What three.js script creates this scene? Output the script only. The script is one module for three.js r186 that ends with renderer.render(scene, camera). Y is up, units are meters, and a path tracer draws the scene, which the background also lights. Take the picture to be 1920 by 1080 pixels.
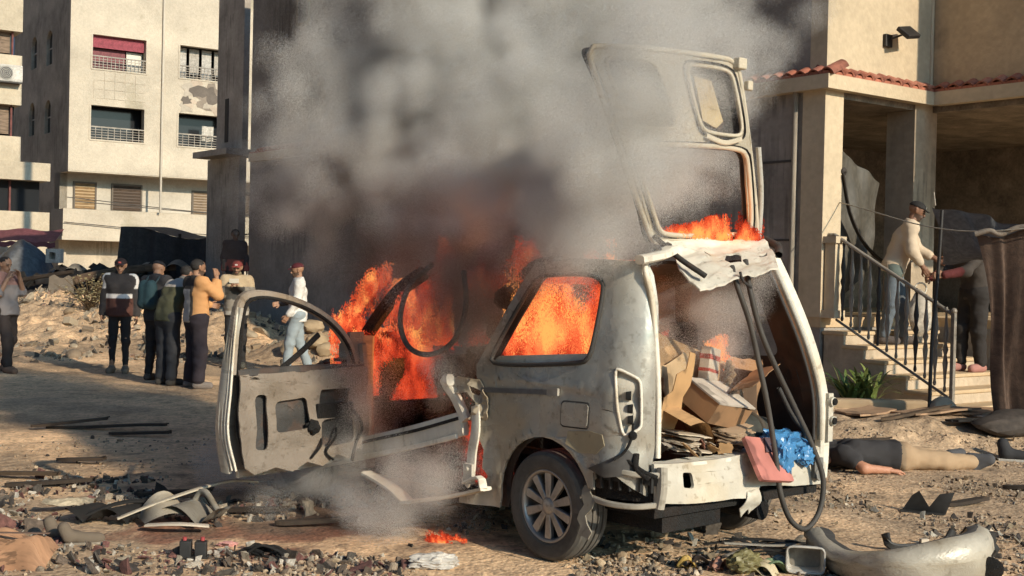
import * as THREE from 'three';
import { Sky } from 'three/addons/objects/Sky.js';
import { mergeGeometries, mergeVertices, toCreasedNormals } from 'three/addons/utils/BufferGeometryUtils.js';
import { TessellateModifier } from 'three/addons/modifiers/TessellateModifier.js';
import { RoundedBoxGeometry } from 'three/addons/geometries/RoundedBoxGeometry.js';

// ------------------------------------------------------------------ camera, sky, sun, exposure
const scene = new THREE.Scene();
const renderer = new THREE.WebGLRenderer({ antialias: true });
renderer.toneMapping = THREE.LinearToneMapping;
renderer.toneMappingExposure = 1.12;
renderer.shadowMap.enabled = true;
renderer.shadowMap.type = THREE.PCFSoftShadowMap;

const camera = new THREE.PerspectiveCamera(2 * Math.atan(540 / 2350) * 180 / Math.PI, 16 / 9, 0.1, 1500);
camera.position.set(0, 1.65, 0);
camera.rotation.set(-Math.atan(27 / 2350), 0, 0.0227, 'XYZ');
scene.add(camera);

const SUN_AZ = new THREE.Vector2(0.665, 0.747).normalize();      // towards the sun, in x and z
const SUN_EL = 24 * Math.PI / 180;
const sunDir = new THREE.Vector3(SUN_AZ.x * Math.cos(SUN_EL), Math.sin(SUN_EL), SUN_AZ.y * Math.cos(SUN_EL));
const sky = new Sky();
sky.scale.setScalar(1000);
sky.name = 'sky';
sky.userData.kind = 'structure';
sky.material.uniforms.sunPosition.value.copy(sunDir);
sky.material.uniforms.turbidity.value = 6;
sky.material.uniforms.rayleigh.value = 1.6;
sky.material.uniforms.mieCoefficient.value = 0.006;
sky.material.uniforms.mieDirectionalG.value = 0.8;
scene.add(sky);
scene.environmentIntensity = 0.11;
const sun = new THREE.DirectionalLight(new THREE.Color(1, 0.84, 0.63), 4.7);
sun.position.copy(sunDir).multiplyScalar(60).add(new THREE.Vector3(0, 0, -15));
sun.target.position.set(0, 0, -15);
sun.castShadow = true;
sun.shadow.mapSize.set(4096, 4096);
Object.assign(sun.shadow.camera, { left: -50, right: 50, top: 50, bottom: -50, near: 1, far: 200 });
sun.name = 'sun';
scene.add(sun, sun.target);

// ------------------------------------------------------------------ helpers
let seed = 20231;
function rnd() { seed |= 0; seed = seed + 0x6D2B79F5 | 0; let t = Math.imul(seed ^ seed >>> 15, 1 | seed); t = t + Math.imul(t ^ t >>> 7, 61 | t) ^ t; return ((t ^ t >>> 14) >>> 0) / 4294967296; }
const R = (a, b) => a + (b - a) * rnd();
const clamp = THREE.MathUtils.clamp, lerp = THREE.MathUtils.lerp, sstep = (a, b, x) => { const t = clamp((x - a) / (b - a), 0, 1); return t * t * (3 - 2 * t); };
const V = (x, y, z) => new THREE.Vector3(x, y, z);
const hash3 = (x, y, z) => { let h = Math.imul(x, 374761393) + Math.imul(y, 668265263) + Math.imul(z, 2147483647 - 97) | 0; h = Math.imul(h ^ h >>> 13, 1274126177); h ^= h >>> 16; return (h >>> 0) / 4294967296; };
function vnoise(x, y, z = 0, per = 0) {            // value noise 0..1, tileable in x and y with period per
  const xi = Math.floor(x), yi = Math.floor(y), zi = Math.floor(z), fx = x - xi, fy = y - yi, fz = z - zi;
  const s = fx * fx * (3 - 2 * fx), t = fy * fy * (3 - 2 * fy), r = fz * fz * (3 - 2 * fz);
  const w = per ? (a) => ((a % per) + per) % per : (a) => a;
  const c = (a, b, d) => hash3(w(xi + a), w(yi + b), zi + d);
  const l0 = lerp(lerp(c(0, 0, 0), c(1, 0, 0), s), lerp(c(0, 1, 0), c(1, 1, 0), s), t);
  if (fz === 0) return l0;
  return lerp(l0, lerp(lerp(c(0, 0, 1), c(1, 0, 1), s), lerp(c(0, 1, 1), c(1, 1, 1), s), t), r);
}
function fbm(x, y, z = 0, oct = 4, per = 0) { let a = 0.5, s = 0, n = 0; for (let i = 0; i < oct; i++) { s += a * vnoise(x, y, z + i * 7 * (z !== 0 ? 1 : 0), per); n += a; a *= 0.5; x *= 2; y *= 2; z *= 2; per *= 2; } return s / n; }

// textures: fn(u, v) with u, v in 0..1 -> [r, g, b] or grey, in sRGB values
function makeTex(n, fn, metres, srgb = true) {
  const d = new Uint8Array(n * n * 4);
  for (let j = 0; j < n; j++) for (let i = 0; i < n; i++) {
    const c = fn(i / n, j / n), k = (j * n + i) * 4, g = typeof c === 'number';
    d[k] = 255 * clamp(g ? c : c[0], 0, 1); d[k + 1] = 255 * clamp(g ? c : c[1], 0, 1); d[k + 2] = 255 * clamp(g ? c : c[2], 0, 1); d[k + 3] = 255;
  }
  const t = new THREE.DataTexture(d, n, n, THREE.RGBAFormat);
  t.wrapS = t.wrapT = THREE.RepeatWrapping; t.magFilter = THREE.LinearFilter; t.minFilter = THREE.LinearMipmapLinearFilter; t.generateMipmaps = true;
  if (srgb) t.colorSpace = THREE.SRGBColorSpace;
  t.repeat.set(1 / metres, 1 / metres); t.needsUpdate = true;
  return t;
}
const N = (u, v, p, o = 4, z = 0) => fbm(u * p, v * p, z, o, p);
const T = {};
T.grime = makeTex(512, (u, v) => { const a = N(u, v, 6, 6), b = N(u, v, 48, 3, 3); return clamp(0.72 + 0.42 * (a - 0.5) + 0.22 * (b - 0.5) + 0.12, 0, 1); }, 1.3);
T.fine = makeTex(512, (u, v) => 0.5 + 0.9 * (N(u, v, 64, 3) - 0.5) + 0.4 * (N(u, v, 9, 3, 5) - 0.5), 0.6, false);
T.plaster = makeTex(640, (u, v) => {
  const a = N(u, v, 5, 6), streak = fbm(u * 60, v * 4, 0, 3, 0) , s = sstep(0.62, 0.8, N(u, v, 4, 5, 9)), b = N(u, v, 90, 2, 2);
  const k = 0.9 + 0.2 * (a - 0.5) + 0.08 * (b - 0.5) - 0.12 * s; return [k, k * 0.985, k * 0.96 - 0.02 * s];
}, 5);
T.plasterB = makeTex(512, (u, v) => 0.5 + 0.7 * (N(u, v, 40, 4) - 0.5) + 0.4 * (N(u, v, 6, 3, 4) - 0.5), 1.2, false);
T.stained = makeTex(640, (u, v) => {           // weathered render with run marks
  const a = N(u, v, 6, 6), run = fbm(u * 70, v * 5, 0, 4, 0), m = sstep(0.5, 0.72, N(u, v, 5, 4, 6)) * sstep(0.48, 0.7, run), b = N(u, v, 80, 2, 2);
  const k = 0.86 + 0.3 * (a - 0.5) + 0.1 * (b - 0.5) - 0.13 * m; return [k, k * 0.98, k * 0.95];
}, 4);
T.dirt = makeTex(640, (u, v) => {
  const a = N(u, v, 5, 6), b = N(u, v, 60, 4, 4), c = N(u, v, 150, 2, 7), g = sstep(0.62, 0.75, c), dk = sstep(0.63, 0.72, N(u, v, 110, 2, 11));
  const k = 0.75 + 0.2 * (a - 0.5) + 0.22 * (b - 0.5) + 0.08 * g - 0.12 * dk; return [k, k * 0.875, k * 0.735];
}, 3.1);
T.dirtB = makeTex(640, (u, v) => 0.5 + 0.8 * (N(u, v, 50, 4) - 0.5) + 0.6 * (N(u, v, 130, 2, 3) - 0.5), 2.3, false);
T.paint = makeTex(640, (u, v) => {             // silver paint with soot and scorch blotches
  const a = N(u, v, 3, 6), b = N(u, v, 5, 5, 5), c = N(u, v, 60, 3, 2), soot = sstep(0.42, 0.66, a), br = sstep(0.5, 0.72, b), sp = sstep(0.7, 0.8, N(u, v, 50, 3, 13));
  let k = 0.93 + 0.10 * (c - 0.5); let r = k, g = k * 0.985, bl = k * 0.94;
  r = lerp(r, 0.66, soot * 0.5); g = lerp(g, 0.645, soot * 0.5); bl = lerp(bl, 0.61, soot * 0.5);
  r = lerp(r, 0.72, br * 0.35); g = lerp(g, 0.64, br * 0.35); bl = lerp(bl, 0.51, br * 0.35);
  r -= 0.1 * sp; g -= 0.105 * sp; bl -= 0.11 * sp; return [r, g, bl];
}, 1.9);
T.burnt = makeTex(512, (u, v) => { const a = N(u, v, 6, 5), r = sstep(0.5, 0.68, N(u, v, 9, 4, 5)), k = 0.40 + 0.3 * (a - 0.5); return [k + 0.09 * r, k + 0.03 * r, k]; }, 0.9);
T.rough = makeTex(512, (u, v) => 0.55 + 0.8 * (N(u, v, 10, 5) - 0.5), 0.7, false);
T.card = makeTex(512, (u, v) => { const a = N(u, v, 8, 5), l = 0.5 + 0.5 * Math.sin(u * Math.PI * 2 * 90), st = sstep(0.6, 0.7, N(u, v, 5, 4, 6)); const k = 0.86 + 0.2 * (a - 0.5) + 0.03 * l - 0.22 * st; return [k, k * 0.97, k * 0.93]; }, 0.7);
T.cloth = makeTex(512, (u, v) => { const a = N(u, v, 10, 5), w = Math.sin(u * Math.PI * 2 * 128) * Math.sin(v * Math.PI * 2 * 128); return clamp(0.84 + 0.35 * (a - 0.5) + 0.06 * w, 0, 1); }, 0.4);
T.wood = makeTex(512, (u, v) => { const a = fbm(u * 4, v * 40, 0, 4, 0), k = 0.72 + 0.5 * (a - 0.5); return [k, k * 0.93, k * 0.84]; }, 0.6);

const lin = (r, g, b) => new THREE.Color().setRGB(r, g, b);
function M(color, o = {}) {
  const { bump, bumpTex, ...rest } = o;
  const m = new THREE.MeshPhysicalMaterial({ color: Array.isArray(color) ? lin(...color) : new THREE.Color(color), roughness: 0.85, side: THREE.DoubleSide, ...rest });
  if (bump) { m.bumpMap = bumpTex || T.fine; m.bumpScale = bump; }
  return m;
}
// geometry helpers
function uvBox(g) {                                // uv in metres from the dominant axis of each face
  if (g.index) g = g.toNonIndexed();
  const p = g.attributes.position, uv = new Float32Array(p.count * 2), a = V(), b = V(), c = V();
  for (let i = 0; i < p.count; i += 3) {
    a.fromBufferAttribute(p, i); b.fromBufferAttribute(p, i + 1); c.fromBufferAttribute(p, i + 2);
    const n = b.clone().sub(a).cross(c.clone().sub(a)), x = Math.abs(n.x), y = Math.abs(n.y), z = Math.abs(n.z);
    [a, b, c].forEach((q, k) => { const [s, t] = y >= x && y >= z ? [q.x, q.z] : x >= z ? [q.z, q.y] : [q.x, q.y]; uv[(i + k) * 2] = s; uv[(i + k) * 2 + 1] = t; });
  }
  g.setAttribute('uv', new THREE.BufferAttribute(uv, 2));
  return g;
}
function clean(g) { for (const k of Object.keys(g.attributes)) if (!['position', 'normal', 'uv'].includes(k)) g.deleteAttribute(k); g.morphAttributes = {}; return g; }
function merge(list) { return mergeGeometries(list.map((g) => clean(g.index ? g.toNonIndexed() : g.clone()))); }
const bx = (w, h, d, x = 0, y = 0, z = 0) => uvBox(new THREE.BoxGeometry(w, h, d).translate(x, y, z));
const box2 = (x0, x1, y0, y1, z0, z1) => bx(x1 - x0, y1 - y0, z1 - z0, (x0 + x1) / 2, (y0 + y1) / 2, (z0 + z1) / 2);
const rbx = (w, h, d, r, x = 0, y = 0, z = 0) => uvBox(new RoundedBoxGeometry(w, h, d, 2, r).translate(x, y, z));
const tube = (pts, r, seg = 24, rad = 7, closed = false) => uvScale(new THREE.TubeGeometry(new THREE.CatmullRomCurve3(pts.map((p) => p.isVector3 ? p : V(...p)), closed, 'centripetal'), seg, r, rad, closed), 1, 6 * r);
function uvScale(g, a, b) { const u = g.attributes.uv; for (let i = 0; i < u.count; i++) u.setXY(i, u.getX(i) * a, u.getY(i) * b); return g; }
function rod(a, b, r, rad = 7) { a = V(...a); b = V(...b); const g = new THREE.CylinderGeometry(r, r, a.distanceTo(b), rad); g.applyQuaternion(new THREE.Quaternion().setFromUnitVectors(V(0, 1, 0), b.clone().sub(a).normalize())); return g.translate((a.x + b.x) / 2, (a.y + b.y) / 2, (a.z + b.z) / 2); }
// a box-section bar swept along points: w across, h along the given "up"
function bar(pts, w, h, up = V(0, 0, 1), seg = 20) {
  const c = new THREE.CatmullRomCurve3(pts.map((p) => V(...p)), false, 'centripetal'), pos = [], uv = [], L = c.getLength();
  const sec = [[-1, -0.6], [-0.6, -1], [0.6, -1], [1, -0.6], [1, 0.6], [0.6, 1], [-0.6, 1], [-1, 0.6]];
  const rings = [];
  for (let i = 0; i <= seg; i++) { const p = c.getPointAt(i / seg), t = c.getTangentAt(i / seg), s = t.clone().cross(up).normalize(), n = s.clone().cross(t).normalize(); rings.push(sec.map(([a, b]) => p.clone().addScaledVector(s, a * w / 2).addScaledVector(n, b * h / 2))); }
  const q = (a, b, cc, d, u0, u1, v0, v1) => { for (const [x, uu, vv] of [[a, u0, v0], [b, u0, v1], [cc, u1, v1], [a, u0, v0], [cc, u1, v1], [d, u1, v0]]) { pos.push(x.x, x.y, x.z); uv.push(uu, vv); } };
  for (let i = 0; i < seg; i++) for (let k = 0; k < 8; k++) { const k2 = (k + 1) % 8; q(rings[i][k], rings[i][k2], rings[i + 1][k2], rings[i + 1][k], i / seg * L, (i + 1) / seg * L, k * w / 4, (k + 1) * w / 4); }
  for (const [r, o] of [[rings[0], 0], [rings[seg], 0]]) for (let k = 1; k < 7; k++) for (const x of [r[0], r[k], r[k + 1]]) { pos.push(x.x, x.y, x.z); uv.push(0, 0); }
  const g = new THREE.BufferGeometry(); g.setAttribute('position', new THREE.Float32BufferAttribute(pos, 3)); g.setAttribute('uv', new THREE.Float32BufferAttribute(uv, 2));
  return toCreasedNormals(g, 0.5);
}
const shapeOf = (pts) => new THREE.Shape(pts.map(([x, y]) => new THREE.Vector2(x, y)));
function roundPoly(pts, r, n = 5) { // rounds the corners of a polygon
  const out = []; const m = pts.length;
  for (let i = 0; i < m; i++) {
    const p = new THREE.Vector2(...pts[i]), a = new THREE.Vector2(...pts[(i + m - 1) % m]), b = new THREE.Vector2(...pts[(i + 1) % m]);
    const rr = Math.min(r, p.distanceTo(a) * 0.45, p.distanceTo(b) * 0.45), s = p.clone().lerp(a, rr / p.distanceTo(a)), e = p.clone().lerp(b, rr / p.distanceTo(b));
    for (let k = 0; k <= n; k++) { const t = k / n; out.push([(1 - t) ** 2 * s.x + 2 * t * (1 - t) * p.x + t * t * e.x, (1 - t) ** 2 * s.y + 2 * t * (1 - t) * p.y + t * t * e.y]); }
  }
  return out;
}
// sheet metal: an outline with holes, thickness t, cut fine and bent by map(u, v, w) -> [x, y, z]
function sheet(outline, holes, t, map, fine = 0.07, crease = 0.6) {
  const s = shapeOf(outline); for (const h of holes) s.holes.push(new THREE.Path(h.map(([x, y]) => new THREE.Vector2(x, y))));
  let g = new THREE.ExtrudeGeometry(s, { depth: t, bevelEnabled: false, steps: 1, curveSegments: 6 });
  g = new TessellateModifier(fine, 7).modify(g);
  const p = g.attributes.position, uv = new Float32Array(p.count * 2);
  for (let i = 0; i < p.count; i++) { const x = p.getX(i), y = p.getY(i); uv[i * 2] = x; uv[i * 2 + 1] = y; const q = map ? map(x, y, p.getZ(i)) : [x, y, p.getZ(i)]; p.setXYZ(i, q[0], q[1], q[2]); }
  clean(g); g.setAttribute('uv', new THREE.BufferAttribute(uv, 2)); g.deleteAttribute('normal');
  return toCreasedNormals(g, crease);
}
// a crumpled grid sheet: fn(u, v) -> [x, y, z], with u, v in 0..1
function cloth(nu, nv, fn, su = 1, sv = 1) {
  const pos = [], uv = [], idx = [];
  for (let j = 0; j <= nv; j++) for (let i = 0; i <= nu; i++) { pos.push(...fn(i / nu, j / nv)); uv.push(i / nu * su, j / nv * sv); }
  for (let j = 0; j < nv; j++) for (let i = 0; i < nu; i++) { const a = j * (nu + 1) + i; idx.push(a, a + 1, a + nu + 2, a, a + nu + 2, a + nu + 1); }
  const g = new THREE.BufferGeometry(); g.setAttribute('position', new THREE.Float32BufferAttribute(pos, 3)); g.setAttribute('uv', new THREE.Float32BufferAttribute(uv, 2)); g.setIndex(idx); g.computeVertexNormals();
  return g;
}
function blob(r, noise, freq, seedZ, sx = 1, sy = 1, sz = 1, det = 2) { // an uneven stone-like lump
  const g = mergeVertices(clean(new THREE.IcosahedronGeometry(r, det)).deleteAttribute('uv').deleteAttribute('normal')), p = g.attributes.position;
  for (let i = 0; i < p.count; i++) { const v = V().fromBufferAttribute(p, i), k = 1 + noise * (fbm(v.x / r * freq + 10, v.y / r * freq + 20, v.z / r * freq + seedZ + 0.37, 3) - 0.5) * 2; p.setXYZ(i, v.x * k * sx, v.y * k * sy, v.z * k * sz); }
  return toCreasedNormals(uvBox(g), 0.7);
}
const used = {};
const numbered = (n) => { used[n] = (used[n] ?? -1) + 1; return used[n] ? n + '_' + String(used[n]).padStart(3, '0') : n; };
function shade(o) { o.castShadow = true; o.receiveShadow = true; return o; }
function part(name, geo, mat, parent) { const m = shade(new THREE.Mesh(geo, mat)); m.name = name; parent.add(m); return m; }
function tag(o, label, category, group) { o.userData.label = label; o.userData.category = category; if (group) o.userData.group = group; return o; }
function thing(name, label, category, pos = [0, 0, 0], turn = 0, group) { const o = new THREE.Group(); o.name = numbered(name); o.position.set(...pos); o.rotation.y = turn; scene.add(o); return tag(o, label, category, group); }
function one(name, label, category, geo, mat, pos = [0, 0, 0], turn = 0, group) { const m = shade(new THREE.Mesh(geo, mat)); m.name = numbered(name); m.position.set(...pos); m.rotation.y = turn; scene.add(m); return tag(m, label, category, group); }
function struct(name, geo, mat) { const m = shade(new THREE.Mesh(geo, mat)); m.name = name; m.userData.kind = 'structure'; scene.add(m); return m; }
// frames of the two large structures: the wrecked car and the house (both stand at an angle to the view)
const CAR_O = [0.907, 0, -7.73], CAR_T = 0.7245, HOUSE_O = [3.70, 0, -15.0], HOUSE_T = 0.656;
const frame = (o, t) => (x, y, z) => [o[0] + x * Math.cos(t) + z * Math.sin(t), o[1] + y, o[2] - x * Math.sin(t) + z * Math.cos(t)];
const inCar = frame(CAR_O, CAR_T), inHouse = frame(HOUSE_O, HOUSE_T);
// ------------------------------------------------------------------ ground
const mound = (x, z, cx, cz, rx, rz, h) => h * Math.exp(-(((x - cx) / rx) ** 2 + ((z - cz) / rz) ** 2));
function groundH(x, z) {
  const d = Math.hypot(x, z + 10);
  let y = 0.26 * sstep(-11.3, -13.3, z) * sstep(1.0, 2.6, x + (z + 13) * -0.25);
  const lump = mound(x, z, -8.6, -27.0, 3.4, 3.8, 0.62) + mound(x, z, -13, -28.5, 4, 3.2, 0.6) + mound(x, z, -5.6, -25.2, 1.6, 1.6, 0.4) + mound(x, z, -3.2, -22.2, 1.1, 1.0, 0.5) + mound(x, z, -18, -29, 4, 4, 0.4);
  y += lump * (0.72 + 0.6 * fbm(x * 1.7 + 40, z * 1.7 + 40, 0, 4));
  const rub = sstep(0.08, 0.4, lump);
  y += (fbm(x * 1.1 + 90, z * 1.1 + 90, 0, 5) - 0.5) * (0.05 + 0.22 * rub);
  y += (fbm(x * 6 + 20, z * 6 + 20, 0, 3) - 0.5) * (0.02 + 0.14 * rub) * (1 - sstep(30, 60, d));
  const heap = mound(x, z, 3.9, -12.4, 1.3, 0.6, 0.12); y += heap * (0.5 + fbm(x * 5, z * 5, 0, 3));
  // the car and the nearest ground stand on the zero level
  return y * (0.35 + 0.65 * sstep(1.2, 2.6, Math.hypot(x - 0.2, z + 8.3)));
}
{
  const line = (from, to, near, far, fine, grow) => { const a = []; let v = near; while (v > from) { a.unshift(v); v -= fine * Math.max(1, (near - v) * grow); } a.unshift(from); for (v = near + fine; v < far; v += fine) a.push(v); let s = fine; v = far; while (v < to) { a.push(v); s *= 1 + grow; v += s; } a.push(to); return a; };
  const xs = line(-420, 420, -9, 7, 0.055, 0.13), zs = line(-520, 60, -24, -4.5, 0.06, 0.13);
  const pos = [], uv = [], col = [], idx = [];
  const C = (r, g, b) => [r, g, b];
  for (const z of zs) for (const x of xs) {
    const y = groundH(x, z); pos.push(x, y, z); uv.push(x, z);
    // soil tones, each a patch with an uneven outline
    const n1 = fbm(x * 0.7 + 7, z * 0.7 + 3, 0, 5), n2 = fbm(x * 2.4 + 70, z * 2.4 + 3, 0, 4), n3 = fbm(x * 5.1 + 9, z * 5.1 + 33, 0, 3);
    let c = C(0.80, 0.76, 0.70);
    const track = sstep(0.42, 0.58, n1 + 0.25 * sstep(3.5, 0, Math.abs((x + 4.4) * 0.72 + (z + 13.5) * -0.5)) - 0.1);
    c = c.map((k, i) => lerp(k, [1.26, 1.15, 1.0][i], track));
    const red = sstep(0.5, 0.62, n2 * 0.75 + 0.32 * Math.exp(-(((x + 1.75) / 0.9) ** 2 + ((z + 7.9) / 0.75) ** 2)));
    c = c.map((k, i) => lerp(k, [0.42, 0.25, 0.215][i], red * 0.95 * sstep(1.6, 1.0, Math.hypot((x + 1.75) / 1.1, (z + 7.9) / 0.95))));
    const ash = sstep(0.48, 0.66, n3 * 0.5 + 0.35 * Math.exp(-(((x + 1.2) / 1.5) ** 2 + ((z + 9) / 1.5) ** 2)) + 0.22 * n2);
    c = c.map((k, i) => lerp(k, [0.33, 0.32, 0.31][i], ash * 0.7));
    const dark = sstep(0.56, 0.7, n3 * 0.6 + n2 * 0.4);
    c = c.map((k) => k * (1 - 0.22 * dark));
    col.push(...c);
  }
  const w = xs.length; for (let j = 0; j < zs.length - 1; j++) for (let i = 0; i < w - 1; i++) { const a = j * w + i; idx.push(a, a + w, a + 1, a + 1, a + w, a + w + 1); }
  const g = new THREE.BufferGeometry(); g.setAttribute('position', new THREE.Float32BufferAttribute(pos, 3)); g.setAttribute('uv', new THREE.Float32BufferAttribute(uv, 2)); g.setAttribute('color', new THREE.Float32BufferAttribute(col, 3)); g.setIndex(idx); g.computeVertexNormals();
  struct('ground', g, new THREE.MeshStandardMaterial({ map: T.dirt, bumpMap: T.dirtB, bumpScale: 0.012, roughness: 0.97, vertexColors: true, side: THREE.DoubleSide }));
}
const onGround = (x, z, up = 0) => [x, groundH(x, z) + up, z];

// ------------------------------------------------------------------ materials of the buildings
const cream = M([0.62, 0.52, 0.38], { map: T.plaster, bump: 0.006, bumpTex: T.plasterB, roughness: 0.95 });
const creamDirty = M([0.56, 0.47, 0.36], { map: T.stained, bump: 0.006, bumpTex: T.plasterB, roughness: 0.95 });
const shadeGreyWall = M([0.36, 0.34, 0.32], { map: T.stained, bump: 0.008, bumpTex: T.plasterB, roughness: 0.96 });  // the cream walls greyed: shade and some smoke soot put into the colour
const tileRed = [M([0.44, 0.15, 0.09], { map: T.grime, bump: 0.003 }), M([0.36, 0.13, 0.085], { map: T.grime, bump: 0.003 }), M([0.50, 0.20, 0.13], { map: T.grime, bump: 0.003 })];
const stoneStep = M([0.58, 0.44, 0.28], { map: T.plaster, bump: 0.004, bumpTex: T.plasterB, roughness: 0.8 });
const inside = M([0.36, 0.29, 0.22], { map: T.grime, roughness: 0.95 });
const darkMetal = M([0.05, 0.045, 0.042], { roughness: 0.55, map: T.grime, metalness: 0.3 });
const greyMetal = M([0.34, 0.30, 0.25], { roughness: 0.5, map: T.grime, metalness: 0.15 });
const glassDark = M([0.02, 0.022, 0.025], { roughness: 0.12, metalness: 0 });

// ------------------------------------------------------------------ the house behind the car
{
  const h = thing('house', 'large shaded villa with red tiled eave and open porch behind the burning car', 'house', HOUSE_O, HOUSE_T);
  part('side_wall', merge([box2(0, 0.25, -0.3, 3.95, -15.5, -0.34), box2(0, 0.25, 3.95, 9.4, -15.5, -0.25), box2(0.25, 8, -0.3, 9.4, -15.5, -15.25)]), shadeGreyWall, h);
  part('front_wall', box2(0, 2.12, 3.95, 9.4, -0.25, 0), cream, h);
  part('wing_wall', merge([box2(2.12, 2.37, 3.95, 9.4, -0.25, 4.5), box2(2.37, 9, 3.95, 9.4, 4.25, 4.5)]), M([0.52, 0.41, 0.28], { map: T.stained, bump: 0.006, bumpTex: T.plasterB }), h);
  part('roof_slab', merge([box2(-0.1, 9, 9.4, 9.6, -15.6, 0.1), box2(2.0, 9.1, 9.4, 9.59, 0.1, 4.6)]), shadeGreyWall, h);
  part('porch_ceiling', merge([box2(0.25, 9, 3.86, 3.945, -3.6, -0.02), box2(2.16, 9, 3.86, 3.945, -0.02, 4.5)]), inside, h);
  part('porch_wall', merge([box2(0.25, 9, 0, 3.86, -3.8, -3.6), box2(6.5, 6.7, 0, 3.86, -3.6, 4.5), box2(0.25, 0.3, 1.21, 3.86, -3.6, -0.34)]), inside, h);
  part('porch_floor', merge([box2(0, 9, 1.09, 1.21, -3.6, 0), box2(2.16, 9, 1.09, 1.205, 0, 4.5)]), stoneStep, h);
  part('porch_base', merge([box2(0.02, 2.1, -0.3, 1.09, -0.3, -0.02), box2(2.14, 2.4, -0.3, 1.09, -0.3, 4.5)]), shadeGreyWall, h);
  part('porch_pillar', box2(-0.015, 0.33, 1.21, 3.95, -0.335, 0.004), cream, h);
  part('porch_pillar', box2(1.78, 2.26, 1.21, 3.95, -0.42, 0.004), creamDirty, h);
  part('doorway', box2(3.2, 4.4, 1.21, 3.3, -3.6, -3.56), M([0.03, 0.025, 0.02]), h);  // opening drawn as a near-black panel, its darkness painted in
  part('door_frame', merge([box2(3.08, 3.2, 1.21, 3.42, -3.6, -3.53), box2(4.4, 4.52, 1.21, 3.42, -3.6, -3.53), box2(3.2, 4.4, 3.3, 3.42, -3.6, -3.53)]), M([0.16, 0.11, 0.07], { map: T.wood }), h);
  // eave: fascia band with a row of barrel tiles on it, along the three faces
  const fascia = merge([box2(-0.14, -0.001, 3.93, 4.1, -15.3, 0.14), box2(0, 2.0, 3.93, 4.1, 0.001, 0.14), box2(1.98, 2.119, 3.93, 4.1, 0.141, 4.5)]);
  const eave = part('eave', fascia, cream, h);
  const arc = new THREE.Shape(); arc.absarc(0, 0, 0.095, 0, Math.PI, false); arc.absarc(0, 0, 0.075, Math.PI, 0, true);
  const tg = uvBox(new THREE.ExtrudeGeometry(arc, { depth: 0.3, bevelEnabled: false, curveSegments: 5 })).translate(0, 0, -0.26);
  tg.rotateX(0.42);                                    // slopes down and outward (+z)
  const tile = (x, z, turn) => { const t = part('roof_tile', tg, tileRed[Math.floor(rnd() * 3)], eave); t.position.set(x, 4.105 + R(-0.006, 0.006), z); t.rotation.set(R(-0.03, 0.03), turn + R(-0.03, 0.03), R(-0.03, 0.03)); };
  for (let i = 0; i < 76; i++) tile(-0.07, 0.1 - i * 0.2, -Math.PI / 2);
  for (let i = 0; i < 11; i++) tile(0.08 + i * 0.19, 0.075, 0);
  for (let i = 0; i < 20; i++) tile(2.05, 0.2 + i * 0.2, -Math.PI / 2);
  part('tile_bed', merge([box2(-0.12, 0, 4.1, 4.14, -15.3, 0.12), box2(0, 2.0, 4.1, 4.14, 0.001, 0.12), box2(2.0, 2.119, 4.1, 4.14, 0.121, 4.5)]), tileRed[0], eave);
  // small upper window far along the shaded wall
  const w = part('window', box2(-0.05, -0.002, 6.55, 7.5, -13.4, -12.9), M([0.5, 0.42, 0.3], { map: T.grime }), h);
  part('pane', box2(-0.056, -0.05, 6.63, 7.42, -13.33, -12.97), glassDark, w);
  const w2 = part('window', box2(-0.05, -0.002, 5.2, 6.6, -6.2, -5.0), M([0.3, 0.26, 0.2], { map: T.grime }), h);
  part('pane', box2(-0.056, -0.05, 5.28, 6.52, -6.12, -5.08), glassDark, w2);
  part('drain_pipe', rod([-0.05, 1.0, -0.42], [-0.05, 3.93, -0.42], 0.035), M([0.4, 0.35, 0.28], { map: T.grime }), h);
  part('conduit', rod([2.1, 4.2, -0.0], [2.1, 9.4, 0.0], 0.03), cream, h);
  part('wall_crack', merge([bx(0.012, 0.03, 0.5, -0.004, 3.11, -0.7), bx(0.012, 0.024, 0.7, -0.004, 2.14, -0.8)]), M([0.06, 0.055, 0.05]), h);
}
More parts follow.
